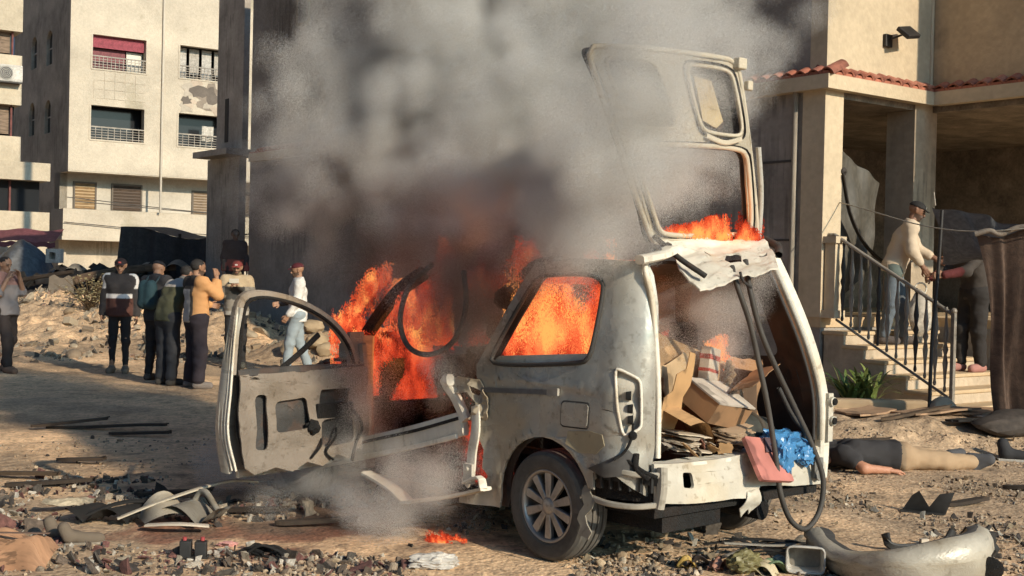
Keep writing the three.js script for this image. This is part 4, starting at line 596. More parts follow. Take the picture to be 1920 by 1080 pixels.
{
  const f = thing('folder', 'pink folder with a dark flap hanging over the boot sill', 'folder', inCar(0.18, 0.60, 0.70), CAR_T); f.rotation.set(1.0, CAR_T - 0.1, -0.35, 'YXZ'); f.scale.setScalar(1.25);
  part('cover', sheet(roundPoly([[-0.15, -0.12], [0.15, -0.12], [0.15, 0.1], [-0.15, 0.1]], 0.02), [], 0.02, (x, y, w) => [x, w + 0.015 * Math.sin(x * 8), -y], 0.06), M([0.60, 0.24, 0.21], { map: T.card, roughness: 0.6 }), f);
  part('pocket', sheet([[-0.02, 0.02], [0.12, 0.03], [0.13, 0.1], [0.02, 0.1]], [], 0.004, (x, y, w) => [x, 0.024 + w + 0.015 * Math.sin(x * 8), -y], 0.06), M([0.1, 0.06, 0.07], { map: T.cloth }), f);
}
for (let i = 0; i < 14; i++) { const p = [R(-0.5, 0.0), 0.64 + R(0, 0.05), R(0.44, 0.6)]; cargo('paper_scrap', 'small scorched paper scrap on the floor at the left of the boot', 'scrap', ragged(R(0.05, 0.12), R(0.04, 0.08), 0.008, 0.003, 0.02), [cardB, M([0.5, 0.46, 0.4], { map: T.card }), M([0.2, 0.16, 0.13], { map: T.card }), M([0.42, 0.2, 0.16], { map: T.card })][i % 4], p, [-1.3 + R(-0.5, 0.5), R(-1, 1), R(-1, 1)], 'scorched scraps in the boot'); }
// ------------------------------------------------------------------ people
function surfaceNet(sdf, lo, hi, cell) {
  const n = [0, 1, 2].map((i) => Math.ceil((hi[i] - lo[i]) / cell) + 2), [nx, ny, nz] = n, f = new Float32Array(nx * ny * nz), id = (x, y, z) => x + nx * (y + ny * z);
  for (let z = 0; z < nz; z++) for (let y = 0; y < ny; y++) for (let x = 0; x < nx; x++) f[id(x, y, z)] = sdf(lo[0] + x * cell, lo[1] + y * cell, lo[2] + z * cell);
  const map = new Int32Array(nx * ny * nz).fill(-1), pos = [], idx = [];
  for (let z = 0; z < nz - 1; z++) for (let y = 0; y < ny - 1; y++) for (let x = 0; x < nx - 1; x++) {
    let c = 0, sx = 0, sy = 0, sz = 0, neg = 0; const v = (a, b, d) => f[id(x + a, y + b, z + d)];
    for (let k = 0; k < 8; k++) if (v(k & 1, k >> 1 & 1, k >> 2) < 0) neg++;
    if (neg === 0 || neg === 8) continue;
    for (let ax = 0; ax < 3; ax++) for (let k = 0; k < 4; k++) { const p = [0, 0, 0]; p[(ax + 1) % 3] = k & 1; p[(ax + 2) % 3] = k >> 1; const q = [...p]; q[ax] = 1; const a = v(...p), b = v(...q); if ((a < 0) !== (b < 0)) { const t = a / (a - b); sx += p[0] + (q[0] - p[0]) * t; sy += p[1] + (q[1] - p[1]) * t; sz += p[2] + (q[2] - p[2]) * t; c++; } }
    map[id(x, y, z)] = pos.length / 3; pos.push(lo[0] + (x + sx / c) * cell, lo[1] + (y + sy / c) * cell, lo[2] + (z + sz / c) * cell);
  }
  for (let z = 1; z < nz - 1; z++) for (let y = 1; y < ny - 1; y++) for (let x = 1; x < nx - 1; x++) {
    const a = f[id(x, y, z)] < 0;
    const quad = (b, p, q, r, s) => { if (a === b) return; const v = [p, q, r, s]; if (v.some((k) => k < 0)) return; if (a) idx.push(v[0], v[1], v[2], v[0], v[2], v[3]); else idx.push(v[0], v[2], v[1], v[0], v[3], v[2]); };
    quad(f[id(x + 1, y, z)] < 0, map[id(x, y - 1, z - 1)], map[id(x, y, z - 1)], map[id(x, y, z)], map[id(x, y - 1, z)]);
    quad(f[id(x, y + 1, z)] < 0, map[id(x - 1, y, z - 1)], map[id(x - 1, y, z)], map[id(x, y, z)], map[id(x, y, z - 1)]);
    quad(f[id(x, y, z + 1)] < 0, map[id(x - 1, y - 1, z)], map[id(x, y - 1, z)], map[id(x, y, z)], map[id(x - 1, y, z)]);
  }
  const g = new THREE.BufferGeometry(); g.setAttribute('position', new THREE.Float32BufferAttribute(pos, 3)); g.setIndex(idx); g.computeVertexNormals(); return g;
}
// bones: [a, b, ra, rb]; smooth union of tapered capsules
function bonesSDF(bones, k, wrinkle = 0) {
  const B = bones.map(([a, b, ra, rb]) => ({ a, d: [b[0] - a[0], b[1] - a[1], b[2] - a[2]], l: (b[0] - a[0]) ** 2 + (b[1] - a[1]) ** 2 + (b[2] - a[2]) ** 2 + 1e-9, ra, rb }));
  return (x, y, z) => {
    let r = 1e3;
    for (const q of B) { const px = x - q.a[0], py = y - q.a[1], pz = z - q.a[2], t = clamp((px * q.d[0] + py * q.d[1] + pz * q.d[2]) / q.l, 0, 1), d = Math.hypot(px - q.d[0] * t, py - q.d[1] * t, pz - q.d[2] * t) - (q.ra + (q.rb - q.ra) * t), h = Math.max(k - Math.abs(r - d), 0) / k; r = Math.min(r, d) - h * h * k * 0.25; }
    if (wrinkle && Math.abs(r) < 0.04) r += wrinkle * (fbm(x * 9 + 7, y * 13 + 7, z * 9 + 3.7, 3) - 0.5) * 2;
    return r;
  };
}
function netOf(bones, k, cell, wr = 0, clip) {
  const lo = [9, 9, 9], hi = [-9, -9, -9]; for (const [a, b, ra, rb] of bones) for (let i = 0; i < 3; i++) { lo[i] = Math.min(lo[i], a[i] - ra, b[i] - rb); hi[i] = Math.max(hi[i], a[i] + ra, b[i] + rb); }
  const s = bonesSDF(bones, k, wr), fn = clip ? (x, y, z) => Math.max(s(x, y, z), clip(x, y, z)) : s;
  return surfaceNet(fn, lo.map((v) => v - 0.035), hi.map((v) => v + 0.035), cell);
}
function tint(g, fn) { const p = g.attributes.position, c = new Float32Array(p.count * 3); for (let i = 0; i < p.count; i++) c.set(typeof fn === 'function' ? fn(p.getX(i), p.getY(i), p.getZ(i)) : fn, i * 3); g.setAttribute('color', new THREE.BufferAttribute(c, 3)); return g; }
const STAND = { pelvis: [0, 0.95, 0], waist: [0, 1.10, 0], chest: [0, 1.30, 0], neck: [0, 1.475, -0.01], head: [0, 1.625, 0.015], face: [0, 0, 1],
  shL: [0.175, 1.425, -0.01], elL: [0.235, 1.14, -0.03], wrL: [0.245, 0.89, 0.04], shR: [-0.175, 1.425, -0.01], elR: [-0.235, 1.14, -0.03], wrR: [-0.245, 0.89, 0.04],
  hipL: [0.085, 0.93, 0], knL: [0.10, 0.50, 0.02], anL: [0.11, 0.085, -0.02], toL: [0.13, 0.04, 0.13], hipR: [-0.085, 0.93, 0], knR: [-0.10, 0.50, 0.02], anR: [-0.11, 0.085, -0.02], toR: [-0.13, 0.04, 0.13] };
const clothM = new THREE.MeshPhysicalMaterial({ vertexColors: true, roughness: 0.92, side: THREE.DoubleSide });
const skinM = new THREE.MeshPhysicalMaterial({ vertexColors: true, roughness: 0.62, side: THREE.DoubleSide });
const mix = (a, b, t) => a.map((v, i) => v + (b[i] - v) * t);
function person(o) {
  const j = { ...STAND, ...(o.pose || {}) }, P = thing('person', o.label, 'person', o.pos, o.turn ?? 0, o.group);
  const sc = o.scale ?? 1; P.scale.setScalar(sc);
  const skin = o.skin ?? [0.30, 0.165, 0.10], up = V(...j.head).sub(V(...j.neck)).normalize(), sleeve = o.sleeve ?? 1, add = (a, b, t) => a.map((v, i) => v + (b[i] - v) * t);
  const legs = (e, ankle = 1) => ['L', 'R'].flatMap((s) => [[j['hip' + s], j['kn' + s], 0.085 + e, 0.058 + e * 1.1], [j['kn' + s], add(j['kn' + s], j['an' + s], ankle), 0.058 + e * 1.1, 0.04 + e * 1.25]]);
  const lat = V(...j.shL).sub(V(...j.shR)).normalize().multiplyScalar(0.07).toArray(), off = (p, k) => p.map((v, i) => v + lat[i] * k);
  const torso = (e) => [[off(j.pelvis, 0.8), off(j.waist, 0.7), 0.105 + e, 0.095 + e], [off(j.pelvis, -0.8), off(j.waist, -0.7), 0.105 + e, 0.095 + e], [off(j.waist, 0.7), off(j.chest, 1), 0.095 + e, 0.10 + e], [off(j.waist, -0.7), off(j.chest, -1), 0.095 + e, 0.10 + e], [off(j.chest, 1), j.neck, 0.095 + e, 0.055 + e * 0.5], [off(j.chest, -1), j.neck, 0.095 + e, 0.055 + e * 0.5], [j.shL, j.neck, 0.058 + e, 0.05 + e * 0.5], [j.shR, j.neck, 0.058 + e, 0.05 + e * 0.5]];
  const arms = (e, f = 1) => ['L', 'R'].flatMap((s) => { const u = [j['sh' + s], j['el' + s], 0.055 + e, 0.043 + e]; return f <= 0.5 ? [[u[0], add(u[0], u[1], f * 2), 0.055 + e, 0.05 + e]] : [u, [j['el' + s], add(j['el' + s], j['wr' + s], f * 2 - 1), 0.043 + e, lerp(0.043, 0.031, f * 2 - 1) + e]]; });
  // body: trunk and limbs, then a finer head and hands, joined into one mesh
  const foot = (e) => ['L', 'R'].flatMap((s) => { const a = j['an' + s], t = j['to' + s]; const heel = add(a, t, -0.25); return [[[a[0], a[1] - 0.03, a[2]], t, 0.042 + e, 0.034 + e], [[heel[0], t[1] + 0.004, heel[2]], t, 0.036 + e, 0.034 + e], [a, [a[0], a[1] - 0.03, a[2]], 0.038 + e, 0.042 + e]]; });
  const geos = [tint(netOf([...torso(-0.012), ...arms(0), ...legs(-0.004), ...foot(-0.006), [j.neck, add(j.neck, j.head, 0.6), 0.054, 0.05]], 0.035, 0.016), skin)];
  const F = V(...j.face).normalize(), side = up.clone().cross(F).normalize(); const f2 = side.clone().cross(up).normalize(), h = V(...j.head), hp = (x, y, z) => h.clone().addScaledVector(side, x).addScaledVector(up, y).addScaledVector(f2, z).toArray();
  const hair = o.hair ?? [0.02, 0.015, 0.012], beard = o.beard;
  const headB = [[hp(0, 0.03, -0.022), hp(0, 0.035, 0.012), 0.079, 0.078], [hp(0, -0.02, 0.02), hp(0, -0.085, 0.05), 0.066, 0.036], [hp(0, 0.015, 0.088), hp(0, -0.028, 0.105), 0.009, 0.015], [hp(-0.03, 0.022, 0.078), hp(0.03, 0.022, 0.078), 0.014, 0.014], [hp(0.076, -0.012, -0.005), hp(0.08, 0.022, -0.012), 0.012, 0.016], [hp(-0.076, -0.012, -0.005), hp(-0.08, 0.022, -0.012), 0.012, 0.016], [hp(-0.02, -0.058, 0.082), hp(0.02, -0.058, 0.082), 0.011, 0.011], [hp(0, -0.07, -0.01), j.neck, 0.052, 0.054]];
  geos.push(tint(netOf(headB, 0.022, 0.006), (x, y, z) => { const d = V(x, y, z).sub(h), lx = d.dot(side), ly = d.dot(up), lz = d.dot(f2); if (Math.abs(ly - 0.004) < 0.009 && Math.abs(Math.abs(lx) - 0.031) < 0.015 && lz > 0.05) return [0.03, 0.02, 0.016]; if (Math.abs(ly - 0.026) < 0.006 && Math.abs(Math.abs(lx) - 0.032) < 0.022 && lz > 0.06) return hair; if (Math.abs(ly + 0.058) < 0.006 && Math.abs(lx) < 0.022 && lz > 0.06) return mix(skin, [0.25, 0.08, 0.06], 0.6); if (beard && ly < -0.03 && lz > -0.01) return mix(skin, hair, 0.75); return skin; }));
  for (const s of ['L', 'R']) {
    const w = V(...j['wr' + s]), d = w.clone().sub(V(...j['el' + s])).normalize(), q = V(...(j['palm' + s] ?? [s === 'L' ? -1 : 1, 0, 0])), nrm = q.clone().addScaledVector(d, -q.dot(d)).normalize(), ac = nrm.clone().cross(d).normalize(), cu = j['curl' + s] ?? 0.5, at = (x, y, z) => w.clone().addScaledVector(ac, x).addScaledVector(d, y).addScaledVector(nrm, z).toArray();
    const hb = [[at(-0.018, 0, 0), at(-0.026, 0.082, 0), 0.017, 0.013], [at(0.018, 0, 0), at(0.026, 0.082, 0), 0.017, 0.013], [at(0, 0, 0), at(0, 0.08, 0), 0.02, 0.014], [at(0, -0.03, 0), at(0, 0.01, 0), 0.029, 0.025]];
    [[-0.031, 0.055], [-0.0105, 0.066], [0.0105, 0.07], [0.031, 0.062]].forEach(([x, L]) => { const m = at(x, 0.085 + L * 0.55 * Math.cos(cu * 0.8), L * 0.55 * Math.sin(cu * 0.8)); hb.push([at(x * 0.85, 0.08, 0), m, 0.0095, 0.0088], [m, at(x * 1.02, 0.085 + L * 0.55 * Math.cos(cu * 0.8) + L * 0.55 * Math.cos(cu * 1.9), L * 0.55 * (Math.sin(cu * 0.8) + Math.sin(cu * 1.9))), 0.0088, 0.0075]); });
    const th = at(0.052, 0.055, 0.014); hb.push([at(0.024, 0.018, 0.006), th, 0.013, 0.0105], [th, at(0.058, 0.088, 0.026), 0.0105, 0.0085]);
    geos.push(tint(netOf(hb, 0.008, 0.0055), skin));
  }
  part('body', mergeGeometries(geos.map((g) => { const n = g.toNonIndexed(); return n; })), skinM, P);
  // clothing
  const te = o.bulk ?? 0.022, hem = o.hem ?? 0.09, dn = V(...j.pelvis).sub(V(...j.waist)).normalize(), hemAt = V(...j.pelvis).addScaledVector(dn, hem);
  const topB = [...torso(te), ...(sleeve > 0 ? arms(te * 0.75, sleeve) : []), [off(j.pelvis, 0.8), off(hemAt.toArray(), 0.75), 0.105 + te, 0.108 + te], [off(j.pelvis, -0.8), off(hemAt.toArray(), -0.75), 0.105 + te, 0.108 + te]];
  const top = netOf(topB, 0.05, 0.0165, 0.018, (x, y, z) => { const v = V(x, y, z); return Math.max(v.clone().sub(hemAt).dot(dn), v.clone().sub(V(...j.neck)).dot(up) - 0.045); });
  const gm = part(o.topName ?? 'jacket', tint(top, o.top), clothM, P);
  if (o.collar) part('collar', netOf([[j.neck, add(j.neck, j.head, 0.32), 0.075, 0.078]], 0.01, 0.013), M(o.collar, { map: T.cloth }), gm);
  const tr = o.baggy ?? 0.016;
  const trB = [...legs(tr, o.cuff ?? 0.93), [off(j.pelvis, 0.8), off(j.pelvis, -0.8), 0.108 + tr, 0.108 + tr], [j.hipL, j.hipR, 0.1 + tr, 0.1 + tr], [off(j.pelvis, 0.7), off(j.waist, 0.5), 0.10, 0.08]];
  part(o.trouserName ?? 'trousers', tint(netOf(trB, 0.04, 0.0165, 0.02), o.legs), clothM, P);
  for (const s of ['L', 'R']) { const all = foot(0.012).slice(s === 'L' ? 0 : 3, s === 'L' ? 3 : 6); part('shoe', tint(netOf(all, 0.02, 0.011), o.shoes ?? [0.12, 0.1, 0.085]), clothM, P); }
  if (o.cap) {
    const c = part('cap', surfaceNet((x, y, z) => { const d = V(x, y, z).sub(h), lx = d.dot(side), ly = d.dot(up), lz = d.dot(f2); const e = Math.hypot(lx / 0.094, (ly - 0.04) / 0.082, (lz + 0.006) / 0.106) - 1; return Math.max(e * 0.09, 0.042 - ly); }, [h.x - 0.15, h.y - 0.15, h.z - 0.15], [h.x + 0.15, h.y + 0.15, h.z + 0.15], 0.009), M(o.cap, { map: T.cloth }), P);
    const b = o.capBack ? -1 : 1; part('brim', cloth(8, 4, (u, v) => hp((u - 0.5) * 0.15 * (1 - 0.25 * v), 0.043 - 0.015 * v + 0.012 * Math.cos((u - 0.5) * 3), b * (0.085 + 0.07 * v * Math.cos((u - 0.5) * 1.6)))), M(o.cap, { map: T.cloth }), c);
    if (o.badge) part('badge', bx(0.04, 0.025, 0.004).applyMatrix4(new THREE.Matrix4().makeBasis(side, up, f2).setPosition(...hp(0, 0.07, 0.094))), M(o.badge), c);
  } else part('hair', surfaceNet((x, y, z) => { const d = V(x, y, z).sub(h), lx = d.dot(side), ly = d.dot(up), lz = d.dot(f2); const e = (Math.hypot(lx / 0.088, (ly - 0.033) / 0.088, (lz + 0.012) / 0.102) - 1) * 0.09 + 0.008 * (fbm(lx * 60 + 9, ly * 60 + 9, lz * 60 + 4.4, 2) - 0.5); return Math.max(e, Math.min(0.055 - ly, lz - 0.02 + (0.05 - ly) * 0.6), -0.045 - ly); }, [h.x - 0.15, h.y - 0.15, h.z - 0.15], [h.x + 0.15, h.y + 0.15, h.z + 0.15], 0.009), M(hair, { roughness: 0.8 }), P);
  return P;
}
const black = [0.018, 0.017, 0.018], greyC = [0.20, 0.19, 0.18], whiteC = [0.62, 0.60, 0.56];
const onlookers = 'people watching from the dirt lot';
// black, white and brown track jacket, facing the camera
const p2 = person({ label: 'person in a black and brown jacket with a white chest stripe and dark cap', group: onlookers, pos: onGround(-5.95, -19.05, 0.0), turn: 0.15, cap: [0.03, 0.015, 0.02], badge: [0.4, 0.08, 0.07], beard: false, bulk: 0.026, collar: black,
  top: (x, y, z) => (y > 1.14 && y < 1.205 && z > -0.02 && Math.abs(x) < 0.19 ? [0.66, 0.62, 0.58] : y <= 1.14 && Math.abs(x) < 0.2 ? [0.075, 0.03, 0.022] : Math.abs(x) > 0.14 && y > 1.28 && z > -0.03 && z < 0.06 ? [0.6, 0.58, 0.55] : [0.03, 0.026, 0.026]), legs: (x, y, z) => (Math.abs(x) > 0.145 && y < 0.85 && Math.abs(z) < 0.03 ? [0.45, 0.43, 0.4] : black), baggy: 0.004, cuff: 0.86, shoes: [0.22, 0.16, 0.11],
  pose: { wrR: [-0.26, 0.9, 0.02], wrL: [0.25, 0.87, 0.03], anL: [0.10, 0.085, 0.05], knL: [0.10, 0.5, 0.06], toL: [0.12, 0.04, 0.2] } });
// man with a teal backpack
const p3 = person({ label: 'person in dark clothes wearing a teal backpack', group: onlookers, pos: onGround(-5.1, -18.0), turn: 2.7, cap: [0.02, 0.02, 0.03], top: [0.028, 0.028, 0.032], legs: black, shoes: [0.08, 0.06, 0.05], bulk: 0.024, pose: { head: [0.02, 1.60, 0.05], elR: [-0.2, 1.16, 0.08], wrR: [-0.12, 1.18, 0.28], elL: [0.2, 1.16, 0.08], wrL: [0.1, 1.2, 0.28] } });
{ const b = thing('backpack', 'teal backpack on the back of the dark-clothed person', 'backpack', p3.position.toArray(), 2.7); part('pack', netOf([[[0.06, 1.12, -0.19], [0.06, 1.36, -0.19], 0.10, 0.085], [[-0.06, 1.12, -0.19], [-0.06, 1.36, -0.19], 0.10, 0.085]], 0.04, 0.016, 0.01), M([0.03, 0.10, 0.13], { map: T.cloth }), b); for (const s of [-1, 1]) part('strap', tube([[0.09 * s, 1.40, -0.14], [0.11 * s, 1.50, -0.03], [0.12 * s, 1.4, 0.13], [0.12 * s, 1.2, 0.13]], 0.018), M([0.02, 0.04, 0.05]), b); }
// stooping man in an olive jacket with a grey hood
person({ label: 'stooping person in an olive jacket with a pale hood and dark trousers', group: onlookers, pos: onGround(-4.74, -17.3), turn: 2.55, hair: [0.02, 0.017, 0.015], top: (x, y, z) => (y > 1.36 ? [0.36, 0.34, 0.31] : z > 0.1 && y > 1.2 ? [0.09, 0.085, 0.06] : [0.06, 0.062, 0.035]), legs: [0.028, 0.03, 0.036], shoes: [0.05, 0.045, 0.04], bulk: 0.034, baggy: 0.03, collar: [0.36, 0.34, 0.31], skin: [0.26, 0.14, 0.09],
  pose: { waist: [0, 1.10, 0.03], chest: [0, 1.27, 0.13], neck: [0, 1.40, 0.24], head: [0, 1.53, 0.32], face: [0, -0.35, 1], shL: [0.17, 1.36, 0.2], shR: [-0.17, 1.36, 0.2], elL: [0.22, 1.1, 0.26], wrL: [0.14, 1.12, 0.48], elR: [-0.22, 1.1, 0.26], wrR: [-0.14, 1.12, 0.48] } });
// man in the grey, black and orange jacket, arm raised
const p4 = person({ label: 'person in a grey, black and orange jacket holding a phone up', group: onlookers, pos: onGround(-4.27, -16.98), turn: 2.25, hair: [0.02, 0.017, 0.015], beard: true, hem: 0.06, bulk: 0.036, baggy: 0.034, shoes: [0.18, 0.15, 0.13],
  top: (x, y, z) => { const s = z + 0.02 * Math.sin(y * 20); return y > 1.33 && x > -0.12 ? [0.03, 0.027, 0.025] : y < 0.915 ? [0.42, 0.36, 0.28] : s < -0.085 && x > -0.1 ? [0.40, 0.38, 0.36] : s < -0.055 && x > -0.14 ? [0.05, 0.045, 0.04] : [0.52, 0.27, 0.11]; }, legs: [0.024, 0.018, 0.024],
  pose: { elR: [-0.27, 1.27, 0.18], wrR: [-0.13, 1.52, 0.22], palmR: [1, 0, 0], elL: [0.24, 1.15, 0.05], wrL: [0.16, 1.12, 0.26], anL: [0.17, 0.085, -0.02], knL: [0.13, 0.5, 0.03], toL: [0.23, 0.04, 0.11], anR: [-0.15, 0.085, -0.02], toR: [-0.2, 0.04, 0.12] } });
one('phone', 'dark phone held up by the person in the orange jacket', 'phone', rbx(0.075, 0.15, 0.01, 0.004), M([0.02, 0.02, 0.022], { roughness: 0.2 }), [p4.position.x + 0.34, p4.position.y + 1.68, p4.position.z - 0.08], 2.25);
// man filming with both hands
const p5 = person({ label: 'person in a grey hooded jacket and red and white cap filming with raised hands', group: onlookers, pos: onGround(-4.48, -20.4), turn: 0.1, cap: [0.42, 0.07, 0.06], badge: [0.65, 0.6, 0.55], beard: true, bulk: 0.034, collar: [0.4, 0.3, 0.17], top: (x, y, z) => (y > 1.33 ? [0.42, 0.32, 0.2] : y > 1.12 && z > 0.02 && Math.abs(x) < 0.16 ? [0.05, 0.048, 0.045] : y < 0.93 ? [0.4, 0.37, 0.32] : [0.21, 0.185, 0.15]), legs: black, shoes: [0.06, 0.06, 0.05],
  pose: { elR: [-0.27, 1.18, 0.1], wrR: [-0.08, 1.34, 0.26], elL: [0.27, 1.18, 0.1], wrL: [0.08, 1.34, 0.26], palmL: [-1, 0, 0.2], palmR: [1, 0, 0.2], curlL: 0.9, curlR: 0.9 } });
one('phone', 'phone held at chest height by the person in the red and white cap', 'phone', rbx(0.15, 0.075, 0.01, 0.004), M([0.5, 0.46, 0.38], { roughness: 0.3 }), [p5.position.x + 0.03, p5.position.y + 1.42, p5.position.z + 0.34], 0.1);
// dark figure farther back
person({ label: 'dark-clothed person standing on the rubble before the narrow block', group: onlookers, pos: onGround(-5.85, -26.4), turn: 0.4, top: (x, y, z) => (y < 1.1 && z > 0.05 ? [0.22, 0.05, 0.04] : [0.028, 0.02, 0.024]), legs: black, skin: [0.12, 0.07, 0.05] });
// red cap and white shirt
person({ label: 'person in a red cap, white shirt and pale jeans seen past the open car door', group: onlookers, pos: onGround(-3.36, -19.7), turn: -1.35, cap: [0.16, 0.015, 0.025], badge: [0.6, 0.55, 0.5], beard: true, topName: 'shirt', top: (x, y, z) => (x < -0.1 && z > 0.03 ? [0.05, 0.045, 0.05] : whiteC), legs: [0.24, 0.28, 0.30], baggy: 0.024, shoes: [0.2, 0.2, 0.2], sleeve: 0.95, bulk: 0.03, hem: 0.13,
  pose: { elL: [0.23, 1.13, 0.03], wrL: [0.2, 0.92, 0.16], elR: [-0.23, 1.15, 0.05], wrR: [-0.16, 1.1, 0.27], anL: [0.11, 0.085, 0.16], knL: [0.1, 0.5, 0.12], toL: [0.12, 0.04, 0.31], anR: [-0.11, 0.1, -0.2], toR: [-0.12, 0.04, -0.06], knR: [-0.1, 0.5, -0.03] } });
// man at the left edge
person({ label: 'person in a grey shirt at the left edge with a hand raised to the face', group: onlookers, pos: onGround(-7.47, -18.62), turn: 1.1, topName: 'shirt', top: (x, y, z) => (y > 1.3 ? [0.30, 0.16, 0.13] : [0.20, 0.18, 0.175]), legs: [0.03, 0.022, 0.02], sleeve: 0.45, hem: 0.12, bulk: 0.03, shoes: [0.2, 0.11, 0.07], baggy: 0.02, cuff: 0.9,
  pose: { pelvis: [0, 0.95, -0.06], waist: [0, 1.1, -0.09], chest: [0, 1.29, -0.11], neck: [0, 1.46, -0.12], head: [0, 1.60, -0.09], shL: [0.175, 1.41, -0.12], shR: [-0.175, 1.41, -0.12], hipL: [0.085, 0.93, -0.06], hipR: [-0.085, 0.93, -0.06], elL: [0.21, 1.18, 0.06], wrL: [0.1, 1.42, 0.10], elR: [-0.22, 1.16, 0.04], wrR: [-0.1, 1.4, 0.08], anR: [-0.11, 0.085, 0.12], toR: [-0.12, 0.04, 0.28], knR: [-0.11, 0.51, 0.1], anL: [0.11, 0.085, -0.2], toL: [0.12, 0.04, -0.05], knL: [0.11, 0.5, -0.06] } });
// man on the steps leaning forward
person({ label: 'person in a cream shirt, jeans and dark cap leaning over on the porch steps', pos: inHouse(0.92, 0.905, 0.5), turn: 1.3, cap: [0.025, 0.022, 0.022], badge: [0.6, 0.58, 0.52], beard: true, topName: 'shirt', top: [0.50, 0.40, 0.29], sleeve: 0.8, bulk: 0.032, hem: 0.1, legs: (x, y, z) => (y > 0.8 ? [0.10, 0.125, 0.115] : [0.10, 0.12, 0.14]), baggy: 0.02, shoes: [0.1, 0.08, 0.07], skin: [0.2, 0.10, 0.06],
  pose: { pelvis: [0, 0.94, -0.12], waist: [0, 1.09, -0.06], chest: [0, 1.29, 0.0], neck: [0, 1.46, 0.07], head: [0, 1.61, 0.13], face: [0, -0.1, 1], shL: [0.19, 1.40, 0.06], shR: [-0.19, 1.40, 0.06], hipL: [0.085, 0.92, -0.12], hipR: [-0.085, 0.92, -0.12], elL: [0.26, 1.15, 0.16], wrL: [0.2, 1.04, 0.38], elR: [-0.26, 1.12, 0.08], wrR: [-0.2, 0.92, 0.22], knL: [0.11, 0.5, -0.02], knR: [-0.11, 0.5, -0.14], anR: [-0.11, 0.085, -0.22], toR: [-0.13, 0.04, -0.07], anL: [0.12, 0.085, 0.0], toL: [0.14, 0.04, 0.15] } });
// helper behind the hanging cloth
person({ label: 'person mostly hidden behind the hanging brown cloth, reaching out a red-sleeved arm', pos: inHouse(1.62, 0.595, 1.02), turn: -1.2, top: (x, y, z) => (z > 0.4 ? [0.09, 0.016, 0.016] : [0.045, 0.036, 0.03]), legs: [0.022, 0.018, 0.016], shoes: [0.36, 0.17, 0.14], baggy: 0.03, hair: [0.02, 0.016, 0.013],
  pose: { chest: [0, 1.28, 0.08], neck: [0, 1.44, 0.14], head: [0, 1.57, 0.2], shL: [0.175, 1.40, 0.1], shR: [-0.175, 1.40, 0.1], elL: [0.22, 1.2, 0.33], wrL: [0.14, 1.16, 0.58], elR: [-0.22, 1.18, 0.32], wrR: [-0.14, 1.12, 0.56], anR: [-0.11, 0.085, 0.1], toR: [-0.12, 0.04, 0.26], knR: [-0.11, 0.5, 0.1] } });
// person lying on the ground beyond the car: the pose is set out lengthwise, head hidden behind the car
person({ label: 'person in a black shirt and khaki trousers lying on the ground beyond the car', pos: onGround(3.14, -11.0, -0.02), turn: 0.1, topName: 'shirt', top: [0.028, 0.026, 0.027], sleeve: 0.3, legs: (x) => (x < 0.20 ? [0.16, 0.05, 0.04] : x < 0.29 ? [0.26, 0.19, 0.12] : [0.34, 0.235, 0.14]), baggy: 0.022, bulk: 0.022, hem: 0.02, shoes: [0.06, 0.06, 0.065], skin: [0.42, 0.20, 0.12], hair: [0.02, 0.016, 0.013], cuff: 0.9,
  pose: { pelvis: [0.26, 0.135, 0.02], waist: [0.10, 0.14, 0.0], chest: [-0.12, 0.15, 0.0], neck: [-0.33, 0.12, 0.02], head: [-0.47, 0.10, 0.06], face: [0.1, -0.15, 1], shL: [-0.27, 0.17, 0.16], elL: [-0.14, 0.07, 0.33], wrL: [0.10, 0.05, 0.30], palmL: [0, -1, 0], shR: [-0.27, 0.16, -0.16], elR: [-0.5, 0.08, -0.24], wrR: [-0.62, 0.05, -0.05], palmR: [0, -1, 0], hipL: [0.30, 0.13, 0.09], knL: [0.68, 0.10, 0.06], anL: [1.04, 0.06, -0.1], toL: [1.16, 0.10, -0.04], hipR: [0.30, 0.13, -0.08], knR: [0.66, 0.09, -0.2], anR: [0.98, 0.05, -0.4], toR: [1.1, 0.09, -0.48] } });
